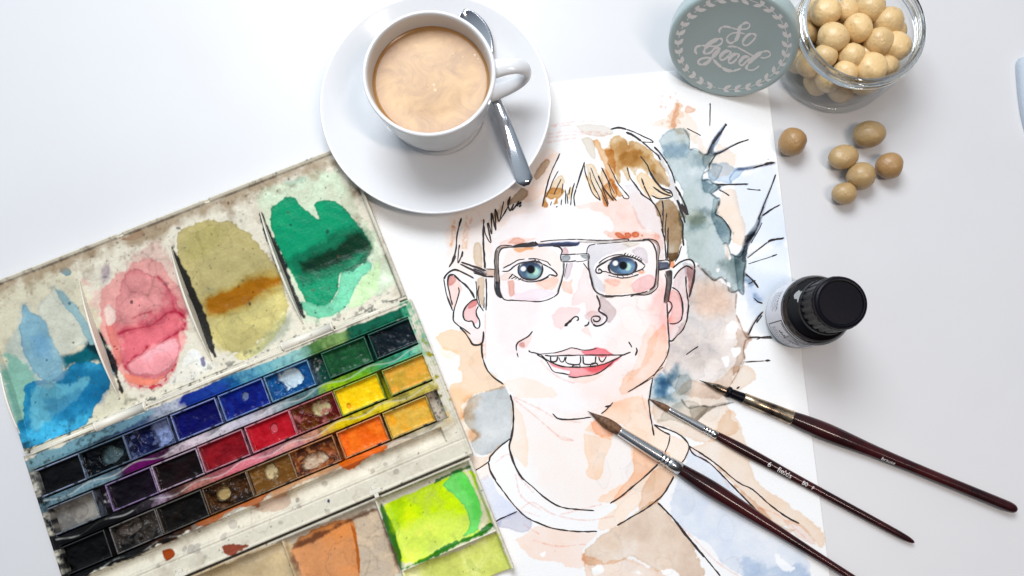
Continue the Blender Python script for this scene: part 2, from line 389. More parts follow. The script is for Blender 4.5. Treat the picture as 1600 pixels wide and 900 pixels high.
Wd((120, 138, 146), 'SP 380,370 450,385 500,370 520,385 480,440 450,470 400,440', 0.6, 4, soft=9)
Wd((140, 160, 170), 'SP 430,540 480,530 520,560 545,570 500,600 450,590', 0.8, 4, soft=5)
Wd((145, 165, 178), 'SP 510,780 560,770 590,840 540,860', 0.6, 6, soft=6)
Wd((140, 158, 162), 'SP 350,760 420,740 450,790 400,830 360,810', 0.5, 6, soft=9)
Wd((150, 162, 164), 'SR 360,180 440,160 490,230 460,290 400,230', 0.6, 6, soft=7)
Wd((125, 140, 150), 'SP 400,700 470,690 520,720 470,740', 0.5, 6, soft=6)
Wd((228, 215, 190), 'SP 330,740 420,720 450,760 380,790', 0.6, 6, soft=8)
Wd((222, 210, 196), 'SP 280,240 330,235 340,290 300,300', 0.5, 6, soft=8)
Wd((172, 196, 222), 'SP 500,440 560,430 640,465 700,465 660,500 610,540 600,560 530,540 470,520', 0.7, 3, edge=0.3)
Wd((214, 226, 244), 'SP 640,520 850,440 880,560 910,700 917,900 700,900 680,800 650,690 620,600', 0.55, 3, soft=5, edge=0)
Wd((218, 228, 244), 'SR 520,160 700,60 735,250 640,350 590,430 560,470 500,400 495,300', 0.6, 5, soft=6, edge=0)
Wd((150, 165, 190), 'SP 440,380 470,370 500,300 545,235 575,205 530,310 510,365 600,340 540,380', 0.9, 1.2)
Wd((150, 150, 158), 'SP 680,855 735,840 770,760 775,750 770,800 740,850 715,900 690,900', 0.95, 1.5)
Wd((150, 150, 158), 'SR 490,100 530,30 560,0 520,70 508,120 500,170 480,160', 0.9, 1.5)
Wd((200, 205, 225), 'SP 740,460 860,430 860,440 790,455', 1, 0.6)
Wd((120, 140, 165), 'SR 500,270 530,260 545,300 515,310', 0.7, 3, soft=4)
Wd((120, 140, 165), 'SR 535,340 560,345 590,385 570,390 545,375', 0.6, 3, soft=3)
Wd((225, 230, 242), 'SR 490,310 560,300 600,380 540,420 500,400', 0.7, 5, soft=6)
for P in ('SP 440,390 470,368 498,310 515,300 512,362 540,372 520,390 490,440 470,470 440,440', 'SP 430,520 480,526 520,556 555,566 500,604 450,600', 'SP 500,640 540,636 520,730 560,758 606,830 600,900 560,900 520,820 490,740',
          'SR 440,140 490,110 512,110 500,180 492,260 492,346 462,332 450,250', 'SP 480,430 530,440 560,455 530,520 500,540 470,500'):
    Wd((165, 180, 186), P, 0.7, 1.0, edge=0.6, gran=0.6)
for q_, w_, c_ in (('SP 330,228 365,290 365,350 400,345 440,378 470,380 480,370', 1.5, (120, 125, 128)), ('SP 520,380 482,440 478,470 440,500 440,530', 1.5, (95, 105, 112)), ('SP 440,535 480,530 520,556 700,556', 1.5, (70, 85, 95)), ('SP 545,570 500,604 490,610 520,635 540,640 535,680 515,730 550,748 575,780 605,830 600,900', 1.8, (88, 98, 106)),
                   ('SR 380,75 395,70 412,110 415,160', 1.6, (120, 112, 105)), ('SR 425,130 470,145 490,110 505,60 555,0', 1.6, (95, 100, 110)), ('SR 505,170 492,230 490,345 465,325 440,335 412,330 400,285 370,255 330,272 290,235 245,190', 1.5, (120, 112, 108)),
                   ('SR 452,345 448,440 470,500 500,570 520,585 500,600 490,650 497,700 470,750 425,830', 1.5, (160, 130, 112)), ('SP 700,465 640,470 600,520 610,555', 1.3, (160, 180, 205)), ('SP 740,460 700,465 650,468', 4, (150, 165, 195)),
                   ('SR 240,190 300,250 335,270', 1.3, (180, 160, 150)), ('SP 690,900 740,850 770,790 775,755', 1.5, (80, 82, 95)), ('BR 450,150 480,185 530,175 590,178 670,160', 1.6, (120, 122, 124))):
    A.brush(c_, q_, w_, 0.8, soft=1.3, rough=1.0)
def branch(q, w0, w1, col, op=0.85):
    C_ = crom(pts(q)[0], 5); n_ = len(C_)
    w0 *= 0.75; col = tuple(0.6*c+0.4*135 for c in col)
    for k in range(n_-1): A.brush(col, C_[k:k+2], w0+(w1-w0)*k/(n_-1), op/5.0, soft=1.0, rough=0.5)
for q_, w0, w1 in (('SP 478,385 488,345 505,305 530,270 578,205', 13, 1.8), ('SP 500,385 540,370 600,335 650,315 708,296', 6, 1.2), ('SP 520,556 545,568 600,556 700,556', 5, 1.0), ('SP 530,575 560,598 597,622', 4, 1.0), ('SP 640,470 700,464 760,450 860,430', 9, 4.5),
                   ('SP 695,905 725,850 760,800 775,755 800,680 830,600 868,500', 17, 2.0), ('SP 770,760 840,705 893,676', 3.5, 1.4), ('SR 465,170 492,110 512,60 555,0', 15, 9), ('SR 500,150 560,110 640,55 708,42', 5, 2), ('SR 498,240 535,270 570,310', 4, 1.2),
                   ('SR 505,575 540,510 570,465 595,440', 7, 2.5), ('SR 510,578 560,580 645,582', 6, 2.4), ('SR 492,712 560,708 632,705', 3, 1.2), ('BR 510,235 560,190 620,168 672,160', 10, 3)):
    branch(q_, w0, w1, (128, 134, 146) if 'SP' in q_ or '465,170' in q_ or '500,150' in q_ or '498,240' in q_ else (150, 136, 128))
for P in ('SR 455,395 500,370 515,410 490,465 450,450', 'SR 395,520 430,490 455,520 440,560 400,545', 'SR 425,640 470,630 475,665 440,690', 'SR 370,690 410,680 415,730 390,740', 'SR 345,205 358,207 355,222 345,220', 'SR 400,280 415,285 415,305 403,298', 'SR 385,95 395,70 410,100 415,160 395,130'):
    Wd((250, 248, 246), P, 0.95, 2.5, over=True, edge=0, gran=0)
Wd((228, 206, 192), 'SR 388,80 400,75 412,150 400,150', 0.7, 1, )
A.dots(60, [(215, 175, 150), (200, 160, 140)], 1030, 143, 1058, 195, 0.5, 2.2, 0.7, 5)
Wd((230, 190, 165), 'SP 330,120 355,90 395,115 380,135 345,138', 0.9, 2)
Wd((228, 190, 168), 'SP 285,85 300,85 305,140 280,190 295,215 250,215 270,160', 0.9, 3)
# below right
Wd((236, 213, 192), 'BR 330,150 430,110 480,60 560,80 700,0 760,60 640,150 680,240 690,290 560,330 480,310 440,290 380,265 335,250', 0.85, 4)
Wd((160, 185, 198), 'BR 330,80 430,20 490,40 490,110 440,190 370,180 320,150', 0.7, 4, soft=7)
Wd((110, 145, 172), 'BR 360,50 400,30 430,0 435,40 400,110 420,150 370,150 340,110', 1.1, 5, soft=7)
Wd((120, 146, 170), 'BR 365,60 400,60 395,120 360,130', 0.8, 4, soft=5)
Wd((176, 186, 186), 'BR 440,40 485,45 490,100 440,130 420,100', 0.7, 1.5)
Wd((196, 196, 188), 'BR 380,185 470,150 530,170 560,190 510,240 470,255 400,235 340,250', 0.8, 2.5)
Wd((176, 174, 168), 'BR 500,250 480,180 520,175 590,180 670,160 620,170 570,195 540,215', 0.7, 2)
Wd((240, 216, 194), 'BR 480,345 560,330 640,200 690,240 725,320 740,420 790,510 900,590 1055,720 1035,785 1000,735 930,680 870,690 800,640 700,540 560,400', 0.85, 4, soft=1.6)
Wd((214, 178, 150), 'BR 560,400 640,470 720,570 800,640 880,690 940,700 900,720 860,690 780,600 690,520', 0.55, 2)
Wd((233, 205, 190), 'BR 880,660 960,680 1030,770 990,760 920,720', 0.6, 3)
# left background
Wd((250, 212, 174), 'CH 108,100 170,65 280,60 300,110 325,142 372,135 380,250 440,325 500,375 330,420 270,480 250,560 200,460 185,370 255,350 258,300 235,270 248,225 215,185 160,165 130,130', 0.95, 4, col2=(250, 222, 196), edge=0.25)
Wd((252, 226, 200), 'CH 190,380 300,420 330,560 300,700 270,640 250,560', 0.6, 4, soft=6)
Wd((186, 192, 194), 'CH 275,465 330,425 400,400 450,385 500,378 530,450 540,540 535,655 470,700 430,740 370,765 330,745 310,690 350,650 300,610 270,540', 0.9, 3, edge=0.3, gran=0.5)
Wd((206, 160, 122), 'CH 265,440 340,420 350,480 300,540 260,540', 0.5, 6, soft=8)
Wd((206, 150, 110), 'CH 290,620 340,625 360,655 310,680', 0.7, 3, soft=4)
Wd((250, 222, 200), 'CH 310,760 400,765 480,700 420,770 400,800 330,846', 0.8, 3)
Wd((253, 240, 222), 'CH 150,150 240,180 200,220 130,180', 0.6, 3)
# hair underlay and face tints
Wd((252, 236, 226), 'PX 700,340 760,300 830,250 870,235 850,320 800,340 770,380 760,430 700,420', 0.8, 5, soft=3)
Wd((252, 226, 214), 'PX 900,300 1000,300 1035,330 1045,420 1050,560 1010,610 960,640 900,600 960,520 940,440 960,380', 0.35, 6, soft=14, edge=0)
Wd((251, 232, 230), 'PX 760,380 800,330 860,330 850,420 830,520 800,560 770,500', 0.4, 6, soft=10, edge=0)
Wd((252, 224, 208), 'PX 800,620 900,650 1010,600 1030,700 1000,760 900,800 840,760', 0.3, 6, soft=14, edge=0)
Wd((250, 238, 238), 'PX 770,380 800,330 900,330 990,300 1030,330 1035,440 1045,560 1010,600 950,640 880,650 810,610 765,560 755,470', 0.3, 4, soft=3)
Wd((248, 218, 208), 'Z2 860,590 1040,570 1130,560 1200,720 1290,760 1340,870 1240,800 1040,790 1000,770 1040,720 980,640 820,610', 0.75, 2.5, edge=0.2)
Wd((228, 222, 224), 'Z2 1100,480 1160,480 1250,580 1310,700 1330,890 1290,890 1270,760 1200,730 1140,600', 0.65, 2, edge=0.25)
Wd((250, 216, 204), 'ER 300,20 450,10 600,20 900,30 960,110 700,110 450,100', 0.9, 3)
for P in ('ER 455,30 500,22 560,60 580,95 520,98 465,60', 'ER 565,35 610,22 648,50 640,85 590,90', 'ER 655,25 700,15 740,40 730,80 680,85 655,60', 'ER 752,55 775,48 792,62 775,80'):
    Wd((196, 112, 78), P, 0.85, 0.8, edge=0.5)
Wd((246, 214, 202), 'EL 300,160 380,110 470,80 640,80 740,90 640,140 520,160 400,190 310,190', 0.8, 3)
Wd((226, 172, 152), 'EL 400,150 480,80 560,90 610,120 560,150 460,160', 0.7, 2)
Wd((228, 176, 128), 'EL 460,210 690,205 680,225 620,225 560,255 500,245', 0.85, 1)
Wd((252, 232, 220), 'EL 340,420 400,260 480,230 800,200 930,230 1010,350 1020,480 960,640 800,700 720,620 900,560 980,520 880,400 640,320', 0.75, 2, edge=0.15)
Wd((248, 214, 200), 'EL 720,610 800,590 900,560 980,560 980,640 940,700 880,710 800,670', 0.7, 3)
Wd((248, 208, 190), 'EL 1050,600 1110,600 1160,570 1150,640 1160,700 1130,740 1030,700', 0.8, 2)
Wd((240, 226, 240), 'EL 480,740 600,720 720,680 850,690 960,740 800,820 500,810', 0.5, 3)
Wd((226, 178, 164), 'EL 400,600 470,580 480,700 470,760 420,770', 0.85, 1)
Wd((236, 222, 212), 'EL 310,540 400,500 470,520 400,580 320,570', 0.7, 2)
Wd((214, 180, 180), 'EL 1040,210 1080,200 1110,270 1050,280', 0.8, 1)
Wd((215, 200, 208), 'EL 1100,400 1160,390 1130,520 1090,580 1070,530', 0.8, 1)
Wd((214, 214, 220), 'ER 150,190 250,160 520,150 640,190 520,240 360,290 260,360 210,460 330,640 340,730 250,700 190,600 150,400', 0.75, 2, edge=0.1)
Wd((206, 202, 212), 'ER 650,230 720,195 790,210 835,260 830,380 780,340 680,290', 0.75, 1.5)
Wd((212, 206, 190), 'ER 520,160 600,140 740,150 700,180 640,200', 0.7, 1.5)
Wd((250, 226, 208), 'ER 330,600 520,560 700,540 640,640 690,730 500,750 350,740', 0.75, 2)
Wd((240, 190, 190), 'ER 640,640 700,580 860,515 920,560 910,660 830,700 740,730 680,720', 0.85, 1, edge=0.3)
Wd((244, 206, 200), 'ER 330,580 420,560 520,600 480,660 400,640', 0.7, 1.5)
Wd((240, 170, 140), 'ER 740,480 800,480 790,500 730,510', 0.8, 1)
Wd((248, 205, 200), 'Z1 1010,470 1060,330 1095,450 1090,640 1030,600 1000,500', 0.55, 4, soft=8, edge=0)
Wd((249, 206, 204), 'Z1 1030,420 1090,400 1092,560 1050,560', 0.5, 3, soft=8, edge=0)
Wd((250, 220, 200), 'Z1 1000,640 1070,560 1088,660 1060,770 960,850 890,890 860,870 900,790 960,760', 0.85, 2, edge=0.2)
Wd((252, 232, 220), 'Z1 900,830 940,740 1000,560 1040,600 1000,740', 0.7, 3)
Wd((206, 190, 190), 'Z1 770,425 830,470 850,510 820,555 795,540 805,520 775,490', 0.85, 1.2)
Wd((226, 206, 206), 'Z1 700,520 740,500 790,520 770,560 730,550', 0.6, 2)
Wd((250, 222, 218), 'Z1 700,280 735,390 765,450 770,500 720,520 700,460 640,470 660,400', 0.55, 3)
Wd((251, 224, 222), 'Z1 550,520 600,480 680,490 640,540 600,580 560,570', 0.8, 3)
Wd((252, 226, 218), 'MO 690,230 760,200 800,320 780,290 720,260', 0.7, 2)
Wd((250, 228, 222), 'MO 40,350 100,320 200,280 190,330 140,410 80,410', 0.9, 1.5)
Wd((215, 180, 178), 'MO 70,370 120,350 130,400 80,400', 0.9, 1.5)
Wd((252, 216, 214), 'MO 400,470 590,410 700,430 700,480 500,485', 0.5, 1.5)
Wd((236, 116, 128), 'MO 690,440 780,430 850,408 930,425 980,460 1010,480 900,500 800,480 740,490', 0.95, 1.2, edge=0.3, col2=(240, 140, 150))
Wd((240, 128, 136), 'MO 370,550 440,575 600,605 800,600 940,565 1090,500 1030,560 900,650 800,682 640,705 560,690 580,640 430,610', 0.85, 1.3, col2=(246, 176, 178))
Wd((228, 90, 100), 'MO 720,610 850,595 960,560 1060,510 980,590 880,640 800,660', 0.6, 1.5, soft=3)
Wd((252, 236, 228), 'MO 420,660 600,710 900,660 900,700 760,760 640,750', 0.9, 2)
Wd((252, 240, 226), 'Z1 320,820 420,810 540,860 560,900 380,900', 0.8, 3)
# eyes
for g, cx, cy, rx, ry, pc, hl, c1 in (('EL', 666, 472, 146, 104, (672, 458), (582, 450), (122, 158, 158)), ('ER', 546, 415, 164, 106, (553, 412), (460, 386), (104, 134, 160))):
    Wd((78, 98, 122), ell(g, cx, cy, rx, ry), 1, 0.2, over=True, edge=0.9, gran=0.5, smooth=False)
    Wd(c1, ell(g, cx+45, cy+25, rx*0.6, ry*0.66), 0.9, 1.5, soft=3, over=True, edge=0, gran=0.6, smooth=False)
    Wd((176, 208, 190), ell(g, cx+60, cy+10, 36, 44), 0.8, 1.5, soft=2, over=True, edge=0, smooth=False)
    Wd((38, 48, 70), ell(g, cx-70, cy-30, 50, 60), 0.7, 1, soft=4, over=True, edge=0, smooth=False)
    Wd((40, 48, 72), ell(g, cx, cy-78, rx*0.8, 30), 0.7, 1, soft=3, over=True, edge=0, smooth=False)
    Wd((14, 14, 22), ell(g, pc[0], pc[1], 50, 50), 1, 0.3, over=True, edge=0, gran=0, smooth=False)
    Wd((250, 250, 252), ell(g, hl[0], hl[1], 30, 28), 1, 0.2, over=True, edge=0, gran=0, smooth=False)
# glasses paint
Wd((50, 56, 62), 'EL 248,600 300,610 306,690 336,775 310,788 262,750', 1, 0.6, edge=0.3)
Wd((150, 146, 142), 'EL 250,260 300,215 320,230 296,290 292,450 300,600 250,600', 0.9, 0.5)
Wd((60, 62, 72), 'EL 480,190 560,155 700,140 760,175 660,195', 0.95, 0.8)
Wd((62, 74, 112), 'EL 760,165 1000,140 1200,140 ER 30,140 40,150 EL 1200,182 1000,188 760,188', 0.95, 0.6)
Wd((130, 140, 145), 'EL 1035,300 1110,290 1135,325 1100,365 1040,360', 0.9, 0.5)
Wd((150, 158, 160), 'ER 50,290 130,280 150,310 130,340 80,325', 0.9, 0.5)
Wd((190, 160, 140), 'EL 150,465 245,455 245,535 150,535', 0.8, 0.6)
Wd((105, 105, 112), 'EL 0,440 130,480 140,535 0,490', 0.9, 0.6)
Wd((80, 88, 108), 'ER 972,370 1080,375 1085,440 972,460', 0.95, 0.6)
Wd((240, 170, 130), 'ER 1090,350 1150,370 1150,430 1100,430', 0.9, 0.8)
Wd((82, 76, 76), 'ER 1050,480 1120,470 1118,600 1085,830 1035,835 1060,640', 0.95, 0.8, gran=0.8)
Wd((70, 60, 55), 'ER 230,735 330,770 450,765 440,785 340,785', 0.7, 0.6)
for q_, w_ in (('EL 268,240 262,330 266,450 270,600', 4), ('EL 290,205 400,190 520,180 700,160 900,165 1200,170', 2.6), ('ER 30,138 250,138 440,128 600,118', 2.2), ('ER 620,128 850,112 930,140 962,200 956,330 958,470 945,620 870,718 780,745 650,760', 3.2), ('ER 145,300 150,420 180,560 205,660 250,735 340,775 460,772', 2.4), ('EL 1050,380 1050,480 1025,590 985,720', 2)):
    A.brush((150, 140, 134), q_, w_, 0.75, soft=1.2, rough=0.7)
# ears
Wd((246, 214, 206), 'EA 110,210 150,165 210,215 230,290 200,360 160,470 120,350', 0.8, 1.5)
Wd((214, 160, 156), 'EA 115,205 155,172 185,210 140,260 115,255', 0.8, 1.2)
Wd((246, 196, 194), 'EA 250,480 320,400 370,390 360,480 380,560 350,600 290,570 255,540', 0.9, 1.2)
Wd((214, 150, 146), 'EA 290,420 370,380 365,430 290,465', 0.7, 1.5)
Wd((252, 228, 224), 'EA 170,580 260,640 330,780 400,770 420,640 340,640 240,580', 0.5, 3)
Wd((236, 212, 212), 'SR 110,300 130,230 180,190 220,200 222,290 200,350 180,480 140,560 95,590 90,510 150,500 163,420', 0.7, 1.5)
Wd((240, 176, 172), 'SR 105,315 150,350 162,420 155,480 120,505 88,500 100,440 84,380', 0.9, 1.5, col2=(246, 196, 190))
Wd((196, 150, 150), 'SR 180,200 222,195 225,260 200,350 190,260', 0.55, 1.2)
# hair
Wd((176, 158, 138), 'HC 600,140 620,90 700,0 740,-40 800,0 760,70 650,130', 0.95, 2, edge=0.3)
Wd((186, 166, 142), 'HA 75,540 110,480 185,395 218,405 200,450 110,575', 0.9, 2, edge=0.4)
Wd((252, 230, 216), 'HA 0,730 80,560 180,400 290,320 300,340 220,520 150,700 20,765', 0.6, 3)
Wd((176, 150, 122), 'HC 440,260 470,190 540,130 560,160 510,260 460,310', 0.5, 3, soft=3)
Wd((222, 190, 150), 'HA 200,690 270,560 330,530 348,590 320,650 290,700', 0.8, 2)
Wd((196, 146, 92), 'HA 175,690 230,640 340,650 320,720 290,740 298,780 250,785 272,730 230,745 185,720 200,800 158,800', 0.95, 2, edge=0.5)
Wd((232, 204, 160), 'HA 380,680 400,625 415,650 400,740 382,730', 0.8, 1)
Wd((222, 214, 204), 'HA 440,90 560,80 700,90 780,160 620,190 500,150', 0.8, 2)
Wd((216, 206, 190), 'HA 490,205 560,190 610,240 625,375 600,390 555,330 520,260', 0.9, 1.2, edge=0.4)
Wd((222, 176, 132), 'HA 600,225 640,215 690,290 740,290 788,340 788,580 740,560 690,420 640,330', 0.9, 2, edge=0.4)
Wd((206, 156, 108), 'HA 665,640 720,600 760,560 810,640 820,700 770,755 735,740 730,800 690,780', 0.9, 1.5, edge=0.5)
Wd((230, 196, 150), 'HA 525,520 580,580 640,700 670,750 600,700', 0.6, 1.5)
Wd((214, 164, 118), 'HB 0,440 60,520 100,700 130,750 95,745 70,700 40,620 60,780 20,770 0,700', 0.5, 2, edge=0.3)
Wd((204, 148, 98), 'HB 80,590 130,620 180,680 185,715 140,715 100,650', 0.95, 1.5, edge=0.5)
Wd((214, 182, 142), 'HB 20,300 80,300 75,230 140,180 190,210 240,280 250,240 330,250 420,320 500,420 560,500 590,600 560,625 490,590 440,500 400,520 320,480 300,540 230,455 250,540 230,570 200,520 145,440 165,570 145,580 110,480 60,430', 0.85, 3, edge=0.3, gran=0.5, col2=(200, 166, 122))
Wd((188, 154, 106), 'HB 160,360 260,320 360,350 430,400 470,500 400,510 330,470 260,460 180,430', 0.65, 4, soft=3)
Wd((150, 128, 104), 'HB 430,480 500,510 570,580 580,610 550,620 490,590', 0.6, 3, soft=3)
Wd((230, 196, 152), 'HB 300,545 350,490 440,560 560,670 610,700 500,728 445,700 440,760 380,690 330,630', 0.85, 2, edge=0.3)
Wd((156, 136, 110), 'HD 105,100 150,60 235,75 285,170 300,250 290,350 268,440 235,492 195,470 180,330 150,230', 0.95, 3, edge=0.35, gran=0.55, col2=(164, 138, 108))
Wd((110, 92, 70), 'HD 190,430 270,430 240,490 200,475', 0.6, 2)
Wd((206, 168, 124), 'HB 20,330 90,250 200,250 300,300 380,380 330,470 240,440 180,430 150,520 100,480 60,420', 0.45, 4, soft=3)
Wd((214, 180, 140), 'HA 530,430 600,430 660,540 720,680 700,760 640,700 580,600', 0.5, 2)
Wd((186, 160, 130), 'HC 380,330 430,230 520,120 600,60 650,120 540,240 470,330 420,440', 0.35, 4, soft=3)
Wd((200, 196, 196), 'HB 480,330 560,440 620,560 640,640 700,800 740,900 700,900 640,740 600,640 590,540 540,460', 0.6, 3)
Wd((204, 182, 154), 'HC 250,560 270,515 310,505 335,540 345,640 350,740 330,765 260,715', 0.9, 1.2, edge=0.35)
Wd((206, 178, 150), 'EA 370,200 400,185 435,200 430,380 420,450 385,380 365,300', 0.8, 1)
for P in ('HC 60,300 40,460 30,540', 'HC 190,250 170,400 150,560', 'HC 235,260 200,420 180,560', 'HC 50,340 70,420 40,520', 'HC 310,210 345,300'):
    A.brush((240, 196, 168), P, 3.5, 0.75, soft=3, rough=1.5, dry=0.35)
for P in ('HA 240,90 420,60 640,60', 'HA 240,100 400,85', 'HA 215,165 380,140 520,150', 'HA 210,200 400,175 560,170 700,180', 'HA 200,240 330,215 460,200', 'HA 500,150 640,150 770,170'):
    A.brush((243, 205, 200), P, 2.2, 0.7, soft=2, rough=1.2, dry=0.35)
# neck and shirt
Wd((253, 224, 200), 'NK 545,170 600,130 640,90 700,40 800,0 880,20 885,100 900,200 900,140 985,190 1080,240 1050,330 1005,400 960,480 900,530 820,560 730,640 630,670 640,610 720,560 690,535 620,520 740,440 800,380 780,220 740,130 700,170 690,210 620,190', 0.75, 2.5, edge=0.25)
Wd((250, 208, 182), 'NK 800,220 960,270 985,300 920,340 860,400 800,450 740,500 690,535 760,430 800,380', 0.7, 2, edge=0.3)
Wd((248, 190, 165), 'NK 690,535 740,495 790,470 760,500', 0.8, 2)
Wd((251, 226, 204), 'NK 550,180 600,195 690,215 660,310 650,370 620,420 570,400 565,370 580,345 560,280', 0.8, 1.5, edge=0.4)
Wd((247, 196, 172), 'NK 590,130 640,110 700,190 620,190 600,165', 0.7, 2)
Wd((252, 234, 216), 'NK 195,20 260,140 270,340 240,330 195,290 185,240', 0.85, 2.5)
Wd((230, 204, 184), 'NK 840,470 920,360 1005,400 960,480 920,530 830,570 840,520', 0.8, 2)
Wd((250, 226, 212), 'NK 210,720 320,640 480,680 620,680 550,770 570,840 500,860 380,820 300,810', 0.8, 4, edge=0.15)
Wd((222, 192, 166), 'NK 555,770 640,700 740,640 830,570 920,530 1000,620 1060,690 1110,770 1157,900 1000,900 880,850 800,800 740,830 640,850 560,840', 0.9, 4, edge=0.3, gran=0.4, col2=(214, 190, 172))
Wd((240, 205, 180), 'NK 545,790 660,830 760,810 880,860 1000,930 600,980 560,880', 0.8, 4)
for P in ('NK 590,860 640,840 660,880 610,900', 'NK 940,870 1000,865 1030,900 960,900', 'NK 330,790 360,780 350,800', 'NK 780,880 830,870 860,900'):
    Wd((250, 246, 242), P, 0.9, 3, over=True, edge=0, gran=0)
Wd((222, 228, 244), 'NK 20,420 75,385 120,480 215,570 150,620 100,640', 0.85, 3, edge=0.1)
Wd((206, 206, 220), 'NK 108,650 150,600 225,575 290,620 285,670 240,685 170,660', 0.8, 1.5, edge=0.5)
Wd((253, 240, 232), 'NK 20,390 75,330 90,390 50,420', 0.9, 2)
Wd((214, 224, 240), 'BR 430,500 470,420 480,370 560,410 700,560 830,670 900,700 1000,900 700,900 560,760 450,690 400,620', 0.8, 3, edge=0.1, gran=0.5)
Wd((190, 205, 222), 'BR 720,820 820,860 950,850 1000,900 1010,960 760,960 700,900', 0.8, 6, soft=5)
Wd((248, 248, 250), 'BR 830,790 880,820 930,870 880,870', 0.8, 6, over=True, edge=0, gran=0)
for P in ('NK 200,0 330,60 420,110 540,130', 'NK 200,10 300,90 420,190 500,215', 'NK 370,150 440,210 500,220', 'NK 110,330 180,290 230,400 300,480', 'NK 160,490 220,560 330,600', 'NK 240,560 300,530 400,590 560,620 700,600',
          'NK 250,640 330,690', 'NK 300,720 420,750 560,740', 'NK 210,390 240,500 340,570', 'NK 440,590 560,560 640,540', 'BR 420,665 500,740 600,840 690,900', 'BR 480,355 600,440 650,520', 'BR 740,600 860,640 980,740', 'MO 290,540 380,640 500,720 620,760', 'EA 440,500 440,900', 'BR 330,250 300,200 280,130'):
    A.brush((238, 180, 168), P, 1.3, 0.6, soft=1.3, rough=0.8, dry=0.2)
A.rgb *= (1+0.02*(A.mid-0.5))[..., None]
lm_ = A.rgb.mean(-1, keepdims=True); A.rgb = np.clip(lm_+(A.rgb-lm_)*1.10, 0.002, 0.9)
A.dots(26, [(60, 50, 55), (120, 110, 110)], 700, 150, 1290, 890, 0.3, 0.9, 0.6, 9)

for P, n_, sz, sd_ in (('SP 170,240 600,200 640,900 SR 540,0 500,345 PX 1130,640 1040,640 1060,420', 26, 34, 1), ('SR 110,180 500,300 520,700 400,900 60,800', 16, 30, 2), ('BR 300,40 700,20 780,500 1050,760 500,400', 14, 26, 3), ('CH 110,80 370,100 530,450 400,780 300,760', 12, 26, 4),
                 ('NK 540,760 920,530 1157,900 560,900', 14, 28, 5), ('HB 20,200 300,200 620,600 500,740 100,600', 14, 16, 6), ('Z1 820,0 1060,160 1090,560 900,880 760,560', 14, 24, 7), ('NK 560,150 900,0 1080,250 900,560 640,660', 12, 26, 8), ('BR 360,520 480,380 1000,900 660,900', 10, 26, 9), ('HD 100,80 290,150 280,480 160,470', 8, 12, 10)):
    A.veils(P, n_, sz, sd_, 0.05, edge=0.10)
# the sheet itself
ZP = 0.45
def buckle(X, Y): return 0.75+0.38*np.sin(X/31+1.2*np.sin(Y/47))*np.sin(Y/38+0.8)+0.14*np.sin(X/13+Y/21)
tr = np.array(p2w(1194, 97.0)); ex = -np.array([0.9941, 0.1085]); ey = np.array([0.0712, -0.9975])
SW_, SL_ = 272.0, 345.0; st = 0.48
na, nb_ = int(SW_/st), int(SL_/st)
a_ = np.linspace(0, SW_, na)[:, None]; b_ = np.linspace(0, SL_, nb_)[None]
X = tr[0]+ex[0]*a_+ey[0]*b_; Y = tr[1]+ex[1]*a_+ey[1]*b_
zz = buckle(X, Y)
px_, py_ = w2p(X, Y, ZP)
C = A.sample(px_, py_)
org = (float(X.mean()), float(Y.mean()), 0.0)
sheet = empty('watercolour_portrait', org, 'watercolour and ink portrait of a smiling child in glasses on a large white sheet', 'painting')
gridmesh('paper_sheet', np.stack([X, Y, zz], -1), C, M['paper'], sheet, org, skirt=0.02)
